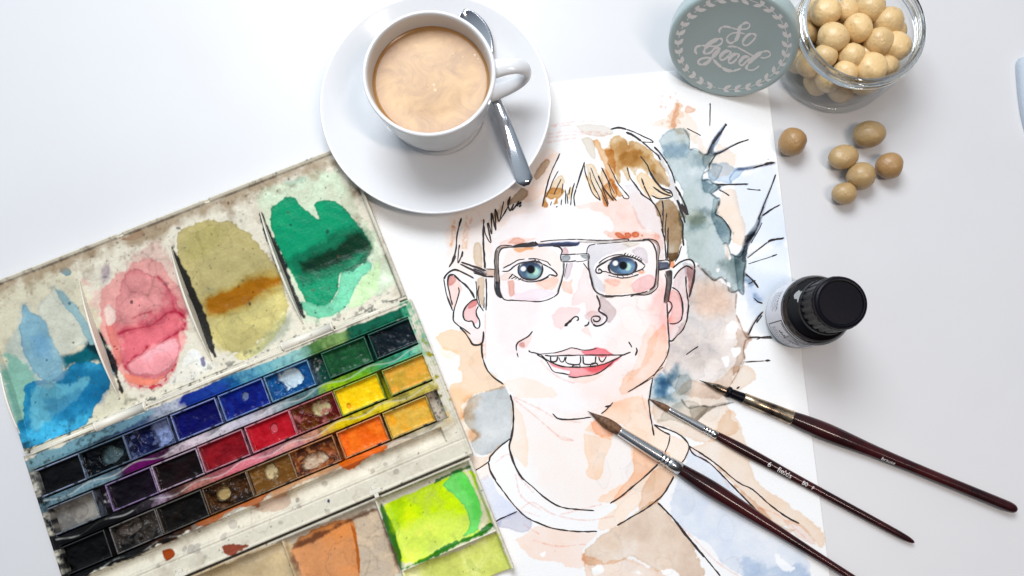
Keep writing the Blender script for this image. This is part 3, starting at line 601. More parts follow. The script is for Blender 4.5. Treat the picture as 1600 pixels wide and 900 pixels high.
INK = '''
EL 1.1 460,182 350,175 290,195 255,250 245,350 248,470 245,600 250,690 270,750 310,785 340,790
1.4 930,185 1000,195 1035,240 1018,310 1030,365 ; 1.3 1060,380 1055,480 1040,560 1000,690 980,750 900,800 780,835 640,830 480,820 370,815 330,770 305,690 300,560 290,450 290,330 300,260 330,215 400,200 500,195 650,188
1.3 460,190 560,158 640,160 700,138 745,165 720,130 760,175 ; 1.0 780,135 900,120 1100,108 1200,105 ; 0.9 760,190 900,180 1060,185 1200,180
1.8 500,180 600,165 700,160 ; 1.5 520,188 620,180 740,178
1.2 1010,285 1100,283 1200,280 ; 1.1 1035,368 1120,368 1200,358 ; 0.9 1095,385 1075,470 1060,550
1.3 345,445 430,400 520,350 600,335 ; 1.1 640,335 730,335 850,365 905,415
1.8 335,478 410,475 470,425 540,385 640,370 740,365 810,395 ; 1.5 810,395 880,430 930,465 975,510 965,535 900,520
1.2 900,515 840,555 760,590 680,605 600,595 540,570 460,518 ; 1.0 880,545 800,585 720,600
1.3 410,570 450,520 460,510 ; 1.0 440,570 500,540 ; 1.0 480,575 520,550 ; 1.0 520,585 560,560 ; 0.9 560,585 590,565
1.0 640,365 700,375 720,342 740,380 760,352 785,385 ; 1.4 590,370 600,385
2.0 540,400 520,450 530,510 580,560 660,578 740,568 790,520 808,460 800,400
1.6 120,-30 115,120 118,250 125,350 130,450 ; 1.4 145,560 152,700 150,900
1.4 0,415 60,445 140,470 ; 1.4 0,450 80,480 150,540 ; 1.4 0,500 70,520 130,545 ; 1.0 140,455 250,455 ; 1.0 135,545 240,543
ER 1.0 0,105 250,117 450,112 600,100 617,115 600,130 560,135 400,148 240,160 ; 1.2 230,158 160,178 130,220 125,280
1.1 0,280 130,272 155,305 148,345 ; 0.9 0,368 80,362 140,345
1.5 145,350 145,420 170,560 195,660 240,725 330,765 ; 1.3 330,765 450,770 560,765 680,750 780,730 840,712
1.6 860,700 910,660 928,600 943,470 945,350 935,240 900,160 850,115 780,108 ; 1.2 620,125 780,122 850,102 930,120 970,170 982,240 965,330 968,470 962,600 950,670 880,735 800,757 690,752 640,775
1.0 85,385 140,460 180,560 200,650 ; 1.8 240,760 268,830 285,900
1.1 265,388 340,330 430,295 550,280 ; 1.8 235,440 290,400 380,350 470,315 570,300 680,325 760,370 810,410
1.1 550,300 585,262 ; 1.1 585,310 615,270 ; 1.1 612,318 650,285 ; 1.1 640,322 680,290 ; 1.1 675,328 712,298 ; 1.1 700,345 745,310 ; 1.0 720,352 768,325 ; 1.0 735,365 775,342 ; 1.0 760,380 775,350
1.6 240,440 232,470 245,498 285,500 302,480 270,450 265,480 ; 1.2 300,480 350,485 405,505 ; 1.3 375,525 440,542 540,558 620,550 732,518 ; 1.2 810,410 780,450 700,485 640,505
1.0 485,515 490,550 ; 1.0 525,512 560,552 ; 1.0 565,515 605,530 ; 1.0 640,500 665,520 ; 1.2 765,460 795,468
2.0 385,400 380,440 400,490 450,515 540,522 640,510 690,470 708,410 690,360
1.3 965,355 1090,355 1092,440 ; 1.4 965,465 1100,442 ; 1.3 1040,510 1060,620 1030,850 ; 1.2 1120,480 1118,600 1085,830
1.3 1000,-20 1030,90 1045,200 1055,350 ; 1.1 1070,0 1078,130 1070,350
MO 2.4 528,188 560,160 600,125 ; 1.4 590,130 630,97 660,98 665,125 648,135 ; 1.6 530,190 558,182
1.4 772,145 762,175 725,192 ; 1.9 885,-10 870,35 910,65 945,90 952,125 920,165 880,185 840,187 810,168 ; 1.5 810,168 795,120 820,92 870,93 885,120 860,145 825,138 815,118
1.3 205,242 165,290 110,325 60,355 42,390 45,440 ; 1.6 50,460 62,502 ; 1.7 1172,348 1190,380 1203,402 ; 1.7 1245,405 1255,440 1235,486
2.0 168,436 182,452 ; 1.2 180,450 250,465 290,480 ; 0.9 250,475 330,467 430,458 500,440 560,420 590,408 640,415 700,430 ; 1.1 640,415 700,430 770,430 820,420 850,410
1.4 330,482 400,490 520,485 700,482 900,480 1050,480 1110,480 1190,452 ; 1.6 1160,460 1188,455
1.5 290,480 350,530 430,570 520,598 620,602 740,600 850,590 ; 1.2 850,590 940,565 1040,520 1110,480
1.2 250,475 330,525 370,580 400,630 440,655 520,668 580,682 ; 1.2 565,697 640,705 720,692 800,683 880,655 950,605 1020,540 1100,485
1.4 388,490 390,540 430,548 450,530 458,495 ; 1.4 468,500 485,540 505,550 525,530 532,498 ; 1.3 545,495 537,540 560,565 620,575 670,572 688,540 685,490 ; 1.4 712,490 715,540 725,568 780,575 830,560 842,492
1.2 870,495 880,530 900,550 920,540 947,490 ; 1.3 600,600 620,580 680,575 ; 1.0 680,575 682,600 ; 1.3 785,590 800,567 850,563 857,585
1.0 1160,855 1290,780 1414,705 ; 1.5 1410,715 1395,800 1378,920
EA 1.9 76,205 95,170 135,135 185,122 250,150 300,175 340,196 ; 1.7 76,205 90,290 110,370 155,482 ; 1.8 150,430 130,340 112,260 112,200 130,168 165,165 ; 2.2 165,165 210,210 270,260 320,320 347,372
1.4 205,275 210,320 190,400 165,480 160,560 190,600 250,640 310,688 ; 1.8 216,628 260,670 300,730 330,775 370,782 410,765 424,710 424,662 ; 1.9 410,768 410,830 416,900
1.6 370,380 320,395 270,445 247,500 255,555 290,575 325,572 345,620 370,637 388,620 390,570 365,520 362,480 380,440 ; 1.2 358,220 365,300 370,400 425,485 ; 1.2 385,260 375,340 395,430 420,480 ; 1.2 430,360 428,460 ; 1.3 445,200 450,350 445,480
2.0 230,55 340,95 440,130 ; 1.8 220,70 340,130 450,180 ; 1.5 445,182 515,182 ; 1.8 122,98 160,40 180,0
CH 1.5 372,135 370,180 380,230 400,280 440,325 492,362 ; 1.7 530,420 545,480 548,560 540,650 525,710 540,770 570,850 605,900
1.5 540,660 480,705 420,765 405,800 330,848 ; 1.6 405,800 420,850 450,900 ; 1.6 768,528 800,555 860,560 900,556
NK 1.5 396,85 430,110 500,113 590,102 ; 1.5 640,85 665,65 700,28 ; 1.8 660,50 690,45 ; 1.5 195,160 180,250 195,320 240,400 300,455 350,500 430,550 520,565 605,571
1.5 75,330 90,390 150,475 200,540 260,600 330,635 400,660 520,676 620,675 ; 1.4 218,575 105,632 125,690
1.6 878,10 885,80 905,195 ; 1.9 905,140 940,168 985,190 ; 1.5 985,190 980,230 960,280 ; 1.6 905,140 980,165 1040,195 1080,245 1065,300 1045,330
1.6 1005,400 960,480 920,520 860,565 790,605 720,646 ; 1.8 925,338 860,400 800,450 740,500 685,535 ; 1.6 925,533 1000,610 1060,690 1157,805
BR 1.7 480,345 500,380 570,420 680,530 790,640 880,700 ; 1.6 480,345 580,410 690,500 750,530 830,600 900,650 950,676 ; 1.6 350,588 420,660 500,760 615,900 ; 0.9 222,115 300,65 370,10
HA 1.3 310,335 270,420 225,520 190,640 155,800 ; 1.2 295,490 250,570 215,660 185,720 ; 1.0 320,560 290,620 255,700 ; 1.0 335,600 325,690 ; 1.4 235,760 225,795 ; 1.3 325,740 318,792
1.4 358,655 358,782 ; 1.4 370,685 378,782 ; 1.4 435,595 415,680 402,792 ; 1.8 525,412 490,520 450,650 ; 1.5 450,650 432,720 440,800 ; 1.1 400,630 385,700 ; 2.0 150,800 158,795 ; 1.8 275,810 285,800
1.2 525,440 530,500 560,590 600,690 665,750 ; 1.0 570,500 590,590 640,690 665,745 ; 1.1 580,460 620,560 680,680 730,802 ; 1.6 645,530 700,650 780,752 ; 1.0 680,480 730,570 788,690
HB 1.7 80,123 150,110 220,125 ; 1.0 220,125 300,155 370,190 430,215 450,240 360,235 ; 2.2 215,150 280,180 350,230 ; 1.5 350,230 430,300 490,350 517,396 ; 2.0 460,280 510,330 580,430 ; 1.5 580,430 620,520 645,600
1.2 465,285 485,312 ; 1.8 645,628 690,700 730,800 755,872 ; 1.8 755,872 720,840 690,790 660,750 690,830 715,900 ; 1.6 340,360 400,440 440,540 500,620 560,670 605,690 ; 1.6 420,490 470,570 530,640 600,668 620,715 570,730 500,735 438,708
1.7 450,630 520,680 612,715 ; 1.8 350,555 370,620 ; 1.4 370,620 420,720 450,765 ; 1.5 225,460 250,550 300,620 360,700 440,760 490,830 520,900 ; 1.1 60,430 110,530 150,610 240,720 200,732 180,700
1.1 0,460 50,560 90,700 130,752 ; 1.6 530,755 540,810 535,890 ; 1.4 570,860 568,900 ; 1.0 0,600 30,700 60,782
HC 1.9 135,262 110,350 90,450 80,580 50,680 12,755 ; 1.6 115,530 105,620 100,715 130,660 148,598 140,655 ; 1.9 360,275 355,400 355,520 365,640 372,770
1.6 360,340 380,430 420,502 430,490 400,340 408,320 440,425 435,240 445,230 480,385 472,190 485,190 515,295 560,95 ; 1.5 515,290 550,240 600,150 628,45 600,110 620,190 ; 1.5 625,195 660,120 640,180 660,170 715,92 690,145 735,98 715,150 742,130
1.7 135,705 220,735 300,755 385,795 ; 1.7 125,725 260,790 370,845 ; 1.5 20,800 60,785 120,795
HD 1.3 0,10 90,75 130,140 150,210 160,280 175,350 182,470 ; 1.3 155,60 162,150 157,250 ; 1.1 185,150 178,230 175,330 ; 1.2 197,250 190,470 ; 1.6 280,180 300,230 298,300 305,380 ; 1.1 290,380 270,450 245,490
1.9 260,60 300,130 335,158 290,85 ; 1.9 270,10 310,80 335,155 ; 1.7 290,130 305,180 315,220 ; 1.5 230,535 280,495 340,475 375,495 384,540 ; 2.2 384,540 375,620 345,740 ; 1.3 235,610 260,570 290,540 330,520 370,545 ; 1.6 322,590 325,680 340,790 330,890
1.7 225,670 270,700 295,770 300,850 288,905 ; 1.8 195,770 215,775 225,810 195,862 ; 1.3 190,780 195,900
SR 1.4 195,400 185,480 160,540 130,570 105,597 88,595 ; 1.5 90,505 125,503 155,480 163,420 ; 1.4 82,450 82,500 88,595 85,650 60,710 0,790
SP 1.0 485,88 483,215 ; 2.8 485,82 485,92 ; 1.8 578,205 530,280 500,320 ; 3.4 575,205 580,212 ; 1.5 708,296 650,315 590,345 540,372 510,376 ; 2.8 702,296 708,296
3.6 858,430 830,434 800,442 ; 2.6 800,442 765,452 740,460 ; 1.5 703,555 600,558 520,558 ; 2.6 698,555 706,555 ; 1.3 775,590 740,588 700,583 ; 2.6 765,590 777,590 ; 1.3 597,622 560,600 535,588
1.5 868,500 850,550 830,600 790,700 ; 2.4 800,680 780,730 765,762 ; 1.8 790,740 840,705 893,676 ; 2.0 830,890 870,878 915,872 ; 2.0 823,411 824,412
0.9 790,780 760,840 725,900 ; 0.9 350,228 430,270 ; 1.0 470,375 500,310 540,250 ; 1.0 520,380 480,440 478,460 ; 1.0 520,730 560,760 600,815 605,860
SR 1.1 510,150 580,95 620,65 ; 2.4 620,65 640,52 665,50 ; 1.6 640,52 708,41 ; 0.8 515,182 600,155 640,142 ; 1.4 640,142 672,130 ; 1.8 500,235 540,270 570,310 ; 1.1 555,270 515,290
1.5 595,440 570,470 545,505 515,565 ; 1.5 590,460 560,500 ; 1.3 520,580 560,578 600,582 645,582 ; 1.0 560,590 600,575 640,574 ; 1.2 500,712 560,708 600,706 ; 2.6 605,705 633,704 ; 1.2 180,672 210,650 245,627 ; 2.8 455,855 468,846 ; 1.4 545,365 565,385 592,395
'''
def conv_paper(px, py, z):
    x, y = p2w(px, py, ZP); return np.stack([x, y, buckle(x, y)+0.10+z], 1)
V, Fc = ribbons(parse(INK), conv_paper, wscale=1.42)
mesh('ink_line_drawing', V, Fc, M['ink'], sheet, org=org)
# ------------------------------------------------------------------ the paint box
PO = np.array(p2w(35.0, 713.0, 12.0)); PA_ = math.radians(22.6)
PU = np.array([math.cos(PA_), math.sin(PA_)]); PV = np.array([math.sin(PA_), -math.cos(PA_)])
def L2W(u, v): return PO[0]+PU[0]*u+PV[0]*v, PO[1]+PU[1]*u+PV[1]*v
def loc(px, py, z=9.0):
    x, y = p2w(float(px), float(py), z); d = np.array([x, y])-PO; return float(d@PU), float(d@PV)
def inq(u, v, u0, u1, v0, v1, s=0.3):
    """1 inside the rectangle, falling to 0 over s"""
    return np.clip(np.minimum(np.minimum(u-u0, u1-u), np.minimum(v-v0, v1-v))/s+0.5, 0, 1)
ROWV = (18.9, 42.8, 66.8)
# --- colour canvas of the whole box
B = Canvas(-60, 190, 860, 1010, lin((226, 220, 202)), 77)
Wb = B.wash
def W(col, P, op=1.0, rough=4, soft=1.6, edge=0.3, gran=0.4, **k): Wb(col, P, op, rough, soft, edge, gran, over=True, **k)
yy, xx = np.mgrid[0:B.h, 0:B.w]
wx, wy = p2w(xx+B.x0+0.0, yy+B.y0+0.0, 9.0)
du = wx-PO[0]; dv = wy-PO[1]; CU = du*PU[0]+dv*PU[1]; CV = du*PV[0]+dv*PV[1]
def lerpmask(mask, col):
    m = np.clip(mask, 0, 1)[..., None]; B.rgb = B.rgb*(1-m)+(lin(col) if len(np.shape(col)) == 1 and len(col) == 3 else col)*m
# general grime
lerpmask((B.mid-0.52)*3.0*(B.big > 0.42), (196, 186, 168))
# ---- mixing lid, four wells
W((205, 200, 172), 'PX -40,470 110,420 180,600 190,640 60,700 20,690', 0.6, 8, 6)
W((190, 204, 196), 'PA 0,640 70,490 110,430 170,470 245,320 330,430 420,560 380,600 245,640 265,720 240,760 150,780 90,900 PX 20,690 0,600', 0.7, 6, 3)
W((120, 178, 160), 'PX 0,555 25,560 50,590 45,640 30,680 15,650', 0.8, 5, 3)
W((72, 158, 192), 'PX 27,640 30,600 55,592 87,580 110,563 140,564 165,568 172,585 150,625 130,662 85,683 40,700 30,680', 1, 4, 2, edge=0.5, gran=0.7, col2=(44, 124, 166))
W((120, 190, 206), 'PX 40,610 70,596 100,600 130,590 120,620 80,650 45,670', 0.7, 5, 3, edge=0.2)
W((30, 104, 150), 'PX 60,625 100,615 150,600 160,625 120,650 80,660', 0.5, 5, 4)
W((16, 92, 104), 'PX 80,553 108,549 135,530 148,520 168,560 172,580 145,566 110,566 92,580', 1, 3, 4)
W((6, 36, 44), 'PX 125,540 148,515 172,565 170,580 150,560', 0.9, 3, 5)
W((170, 194, 196), 'PA 60,480 95,400 140,440 200,500 262,610 290,720 210,790 140,770 80,650', 0.35, 4, 4, edge=0.2)
W((176, 204, 206), 'PA 70,500 100,415 130,440 200,480 250,610 272,720 210,765 150,750 90,640', 0.9, 3, 1.5, edge=0.6, gran=0.6, col2=(140, 186, 204))
W((110, 160, 196), 'PA 120,560 180,540 220,620 190,660 140,640', 0.6, 4, 8, edge=0)
W((214, 216, 200), 'PA 240,320 330,440 380,520 385,560 320,625 250,630 200,500 180,470 160,420', 1, 3, 1.5)
W((150, 184, 190), 'PA 240,318 300,370 360,440 425,560 400,590 350,490 280,400', 0.9, 3, 1.5)
W((110, 150, 160), 'PA 270,235 310,232 325,260 300,275 275,255', 0.9, 2, 1)
W((222, 190, 178), 'PA 380,290 470,330 560,240 700,120 770,170 830,300 850,460 830,640 780,730 690,800 600,790 540,720 480,560 420,380', 0.8, 8, 4)
W((222, 150, 146), 'PA 470,330 560,250 700,190 790,280 850,360 860,500 835,640 770,780 660,800 570,770 500,650 450,500', 0.75, 5, 2.5, edge=0.25)
W((212, 132, 132), 'PA 520,430 560,300 600,240 720,268 780,330 850,460 825,540 830,620 800,700 740,765 640,785 580,720 540,650 480,440', 1, 4, 1.5, edge=0.6, gran=0.5, col2=(204, 112, 118))
W((206, 150, 146), 'PA 560,300 600,245 710,268 770,330 800,420 740,430 640,480 540,500 520,430', 0.6, 4, 8)
W((200, 96, 108), 'PA 530,535 600,500 680,470 740,400 790,330 850,468 835,560 800,600 700,590 640,640 590,690 560,700 535,620', 0.75, 9, 7, col2=(208, 116, 124), edge=0)
for q_, w2_ in (('PA 535,540 590,520 640,512 690,500 730,470 770,440 820,440 850,470', 5), ('PA 565,700 600,655 640,640 670,600', 4), ('PA 730,590 770,560 840,520', 4), ('PA 600,470 640,450 700,430', 2), ('PA 730,275 780,340 800,420 850,470 840,520', 2), ('PA 540,600 535,640 560,690 590,720 660,735 740,728', 2)):
    B.brush((170, 40, 66), q_, w2_*2.0, 0.4, over=True, soft=7, rough=4); B.brush((156, 28, 52), q_, w2_*0.45, 0.75, over=True, soft=2.2, rough=2.2)
W((230, 154, 158), 'PA 575,690 640,640 720,590 800,555 825,600 815,660 740,735 650,735 600,725', 1, 3, 2, edge=0.8)
W((235, 140, 118), 'PA 545,700 600,740 700,750 760,740 700,790 620,780 570,755', 0.9, 3, 1.5)
W((200, 60, 76), 'PA 640,790 700,790 770,750 820,680 835,640 800,700 760,770 700,800', 0.9, 4, 1)
W((214, 126, 118), 'PA 470,460 495,460 525,540 545,640 540,700 510,640 480,540', 0.9, 2, 1)
W((232, 210, 198), 'PA 465,430 490,395 525,440 515,490 480,505', 0.9, 3, 1)
W((150, 30, 34), 'PA 548,103 600,85 650,58 668,72 640,92 590,105', 0.9, 3, 2)
W((160, 140, 150), 'PA 460,240 490,215 510,240 500,290 470,300', 0.7, 3, 4)
W((180, 168, 116), 'PB 145,500 155,440 250,392 330,390 420,425 480,480 540,560 590,620 610,720 600,800 560,860 480,905 PE 60,620 -60,630 PB 300,905 240,820 190,680 150,560', 1, 4, 1.6, edge=0.35, gran=0.4, col2=(192, 180, 128))
W((204, 192, 128), 'PX 320,520 350,480 400,470 430,450 445,470 425,510 395,535 350,550 330,545', 0.8, 4, 6, edge=0)
W((172, 164, 104), 'PB 180,470 260,420 340,420 300,520 200,560', 0.6, 4, 8)
W((224, 214, 148), 'PE -60,640 40,600 120,530 170,440 190,470 140,560 60,640 -20,670', 0.9, 3, 1.5)
W((172, 142, 60), 'PB 250,740 330,680 420,635 540,600 610,640 580,690 520,720 440,760 340,800 270,800', 0.6, 5, 6, edge=0)
W((160, 100, 8), 'PB 265,730 330,700 420,655 520,628 590,628 580,660 520,690 440,735 340,775 280,785', 0.95, 4, 5, edge=0, gran=0.3)
W((200, 215, 190), 'PB 490,300 520,250 620,220 760,180 860,200 920,330 980,420 1040,560 1070,650 1000,700 900,760 800,810 700,820 640,700 540,420', 0.95, 7, 3, edge=0.1, col2=(222, 226, 200))
W((140, 176, 158), 'PB 600,230 660,200 700,210 650,240', 0.7, 4, 3)
W((16, 138, 96), 'PB 545,385 560,330 632,288 690,330 745,382 752,370 728,318 800,302 870,340 905,390 940,425 980,490 960,520 940,570 865,608 840,615 830,690 780,760 720,750 690,720 620,590 560,460', 1, 3, 1.3, edge=0.55, gran=0.6, col2=(30, 156, 112))
W((120, 200, 162), 'PB 700,790 680,740 780,755 835,690 845,615 940,570 970,575 968,600 935,630 900,690 870,760 780,805', 1, 3, 1.3, edge=0.45, gran=0.4)
W((196, 226, 174), 'PB 870,770 905,695 940,635 985,600 1000,560 1010,620 1000,690 930,750', 0.9, 4, 1.5, edge=0.1)
W((6, 96, 68), 'PB 600,560 740,490 860,420 940,410 985,480 960,540 880,590 780,640 690,660', 0.8, 5, 7, edge=0)
W((2, 44, 26), 'PB 670,570 760,530 850,480 880,445 930,430 975,470 970,505 880,545 780,590 700,610', 0.97, 4, 6, edge=0, gran=0.2)
W((8, 80, 56), 'PB 860,600 900,570 960,510 975,500 950,560 900,605', 0.8, 3, 1.5)
LV0_ = loc(532, 228, 9)[1]; LIDR_ = loc(632, 458, 9)[0]
# rim grime along the top and right of the lid
rim = np.clip((LV0_+13+(B.mid-0.5)*16-CV)/7, 0, 1)*(CV > -106)
lerpmask(rim*np.clip(0.95+(B.mid-0.5)*1.2, 0, 1)*0.85, (158, 138, 112))
rimr = np.clip((CU-231)/8, 0, 1)*(CV < -20)*np.clip(1.0-(CV+60)/50, 0.1, 1)
lerpmask(rimr*np.clip(0.6+(B.mid-0.5)*5, 0, 1)*0.8, (134, 112, 90))
lerpmask(np.clip((B.fine-0.63)*7, 0, 1)*np.clip((-82-CV)/15, 0, 1)*0.4, (110, 86, 70))
# near-black streaks painted beside each divider
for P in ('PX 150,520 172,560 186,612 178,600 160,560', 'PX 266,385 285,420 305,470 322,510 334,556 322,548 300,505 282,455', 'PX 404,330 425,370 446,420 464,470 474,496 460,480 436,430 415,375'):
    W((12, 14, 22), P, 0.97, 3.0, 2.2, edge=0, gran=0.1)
W((240, 236, 224), 'PA 850,640 900,610 960,660 1010,700 980,720 880,770 800,780 760,800 820,700', 0.8, 5, 2)
W((70, 60, 110), 'PA 920,660 945,640 955,690 935,700', 0.8, 2, 1.5)
W((110, 130, 110), 'PE 0,650 100,560 180,470 210,470 180,560 60,640', 0.5, 6, 5)
# ---- middle box: islands between the rows, coloured along their length
def strip(v0, v1, stops, wob=0.9):
    u = np.array([loc(x, 0.0)[0] if False else x for x, c in stops], float)
    cc = np.stack([lin(c) for x, c in stops])
    t = CU+ (B.mid-0.5)*26+(B.fine-0.5)*8
    col = np.stack([np.interp(t, u, cc[:, k]) for k in range(3)], -1)
    col = np.clip(col*(1+(B.fine-0.5)*1.3)[..., None], 0, 0.9)
    n = (B.mid-0.5)*4*wob
    m = np.clip(np.minimum(CV-v0+n, v1-CV+n)/0.6+0.5, 0, 1)*((CU > -3) & (CU < 243)) 
    lerpmask(m, col)
# stops given in mm along the box
sx = 247/640.0
def S(*a): return [((x-60)*1.0*0.408, c) for x, c in a]
strip(2.5, 10.6, S((60, (130, 150, 150)), (120, (104, 140, 156)), (170, (44, 56, 66)), (230, (70, 90, 122)), (285, (190, 195, 205)), (305, (24, 40, 130)), (360, (40, 70, 150)), (385, (40, 100, 150)), (420, (110, 170, 182)), (470, (150, 196, 190)), (505, (70, 110, 56)), (545, (120, 150, 90)), (565, (0, 82, 60)), (650, (0, 96, 72))))
strip(26.0, 35.6, S((70, (110, 140, 150)), (150, (120, 148, 158)), (185, (60, 30, 60)), (215, (100, 20, 90)), (245, (70, 20, 60)), (275, (214, 196, 204)), (330, (216, 206, 214)), (365, (190, 186, 200)), (400, (206, 196, 204)), (440, (150, 170, 174)), (480, (60, 110, 110)), (505, (150, 180, 24)), (545, (120, 176, 30)), (590, (60, 150, 100)), (625, (80, 180, 150)), (668, (196, 214, 190))))
strip(50.0, 59.6, S((80, (14, 14, 16)), (150, (16, 14, 16)), (185, (30, 22, 26)), (215, (160, 140, 160)), (255, (110, 70, 60)), (285, (176, 120, 110)), (330, (214, 120, 130)), (380, (226, 140, 152)), (425, (226, 160, 160)), (460, (204, 150, 110)), (495, (222, 190, 50)), (540, (230, 206, 60)), (590, (214, 196, 90)), (640, (196, 180, 96)), (668, (226, 222, 204))))
strip(73.5, 79.5, S((100, (10, 9, 9)), (170, (22, 16, 12)), (220, (60, 38, 24)), (260, (130, 76, 40)), (300, (150, 90, 54)), (340, (120, 80, 50)), (370, (196, 160, 120)), (440, (214, 196, 166)), (500, (214, 120, 70)), (530, (222, 92, 40)), (575, (222, 110, 40)), (600, (196, 180, 84)), (640, (206, 190, 100)), (664, (222, 178, 70)), (690, (230, 220, 200))), 1.6)
W((216, 110, 60), 'PC 440,380 520,340 600,300 660,290 665,320 600,345 520,370 500,400 470,390', 0.95, 4, 1.5)
W((164, 96, 52), 'PC 0,600 60,570 120,530 200,480 260,450 240,480 200,520 215,560 180,590 100,600 60,590', 0.9, 5, 1.5, edge=0.5)
W((200, 172, 130), 'PC 180,480 260,440 330,430 360,400 340,450 260,500 240,540', 0.8, 4, 1.5)
W((224, 216, 198), 'PX 300,812 400,770 500,730 620,680 700,650 712,690 600,740 460,800 380,830 310,860', 0.55, 4, 5, edge=0)
W((206, 190, 160), 'PX 470,722 560,692 700,655 706,672 600,712 500,748', 0.5, 4, 5, edge=0)
W((196, 188, 174), 'PC 370,330 500,290 760,180 980,190 970,240 800,290 600,350 480,400 380,440', 0.35, 5, 5, edge=0)
# pan slots' floor and side grime
for v, a, b_, col in ((ROWV[0], 3, 110, (30, 44, 60)), (ROWV[0], 100, 178, (24, 44, 110)), (ROWV[0], 175, 240, (10, 70, 56)), (ROWV[1], 3, 70, (40, 32, 44)), (ROWV[1], 68, 130, (70, 20, 34)), (ROWV[1], 128, 185, (120, 26, 30)), (ROWV[1], 183, 240, (160, 160, 40)), (ROWV[2], 3, 100, (14, 12, 12)), (ROWV[2], 98, 170, (90, 56, 30)), (ROWV[2], 168, 206, (200, 96, 36)), (ROWV[2], 204, 226, (196, 170, 80)), (ROWV[2], 224, 241, (206, 196, 180))):
    m = np.clip(np.minimum(np.minimum(CU-a, b_-CU)/6+0.5, np.minimum(CV-v+9.2, v+9.2-CV)/0.4+0.5), 0, 1)
    lerpmask(m, col)
# speckled gaps in the rows
for (c0, r0) in (((495, 577), 12), ((165, 785), 12), ((680, 632), 10), ((176, 845), 8)):
    B.dots(70, [(20, 22, 26), (190, 190, 190), (60, 66, 76)], c0[0]-r0, c0[1]-24, c0[0]+r0, c0[1]+22, 0.6, 2.6, 0.9, c0[0])
# black grime on the left margin
lm = np.clip((7-CU)/3, 0, 1)*(CV > -8)*(CV < 104)
lerpmask(lm*np.clip(0.75+(B.fine-0.5)*3.2, 0, 1)*np.clip((CV+30)/60, 0.5, 1), (16, 18, 20))
lerpmask(np.clip((B.fine-0.52)*6, 0, 1)*np.clip((60-CU)/50, 0, 1)*(CV > 48)*(CV < 80), (8, 8, 8))
W((120, 160, 170), 'PX 40,722 70,705 140,680 200,655 230,640 238,650 150,690 60,730', 0.6, 4, 2)
# greens and yellows on the right margin
rm = np.clip((CU-238)/2, 0, 1)*(CV > 0)*np.clip((46-CV)/20, 0, 1)*np.clip(0.45+(B.fine-0.5)*4, 0, 1)
lerpmask(rm*0.8, (90, 176, 136))
rm = np.clip((CU-239)/2, 0, 1)*(CV > 26)*np.clip((74-CV)/10, 0, 1)*np.clip((B.fine-0.6)*8, 0, 1)
lerpmask(rm, (170, 160, 40))
# ---- lower mixing tray
W((190, 222, 50), 'PX 597,790 650,768 735,735 748,770 768,825 700,858 632,884 612,840', 1, 2, 1.5, edge=0, gran=0.5, col2=(206, 228, 96))
W((222, 232, 130), 'PC 700,700 900,620 1040,640 1060,720 960,790 800,850 740,830', 0.5, 5, 14, edge=0)
W((120, 214, 110), 'PC 930,480 1000,410 1060,440 1110,560 1130,620 1100,690 1030,720 1060,660 1040,590 980,520', 1, 3, 1.4, edge=0.5)
W((70, 190, 60), 'PC 1000,440 1060,450 1110,570 1080,640 1070,560 1020,490', 0.5, 3, 4)
W((232, 224, 190), 'PC 1010,400 1050,395 1090,480 1140,600 1150,650 1120,690 1100,680 1125,610 1080,500 1040,430', 0.95, 3, 1.4)
W((12, 110, 24), 'PC 735,865 850,820 960,750 1040,725 1100,700 1160,655 1170,680 1060,740 900,810 740,880', 0.97, 3, 1.6)
W((12, 96, 30), 'PC 635,575 645,560 700,680 745,860 730,870 690,760', 0.95, 2, 1.4)
W((20, 100, 30), 'PC 900,450 1050,385 1052,405 980,425 900,470', 0.9, 3, 1.4)
W((150, 190, 20), 'PC 650,580 720,550 760,600 700,700 680,640', 0.6, 4, 6)
W((236, 240, 160), 'PC 740,890 800,855 1000,790 1180,700 1210,760 1260,960 780,1020', 1, 3, 2, edge=0.1, col2=(226, 234, 128))
W((190, 206, 110), 'PC 1020,790 1060,830 1100,870 1130,900 1060,880', 0.5, 3, 2)
W((206, 186, 160), 'PC 200,770 400,660 600,590 640,620 680,740 730,870 720,900 540,960 260,960', 1, 3, 2, edge=0.3, col2=(216, 200, 180))
W((216, 142, 88), 'PC 205,780 280,715 400,655 495,640 520,700 535,800 540,900 500,960 300,960 250,880', 1, 3, 1.6, edge=0.5, col2=(226, 160, 112))
W((186, 96, 40), 'PC 490,655 515,690 530,760 540,870 530,900 520,800 505,710', 0.9, 1.5, 1.4)
W((90, 50, 36), 'PC 205,765 240,755 480,640 600,590 620,600 480,660 240,780', 0.85, 3, 3)
W((90, 56, 40), 'PC 620,590 640,620 700,760 735,880 715,880 670,740', 0.8, 3, 3)
W((120, 76, 52), 'PC 190,770 225,800 260,900 230,930', 0.8, 3, 2)
W((196, 180, 146), 'PC 0,860 60,840 180,790 220,900 0,960 PX 300,960 330,885', 1, 3, 2, col2=(210, 196, 164))
W((150, 124, 80), 'PC 70,850 100,870 60,900 30,900', 0.6, 3, 2)
W((214, 190, 150), 'PX 240,930 330,885 440,845 455,880 460,930 300,990', 0.8, 4, 3, edge=0.2)
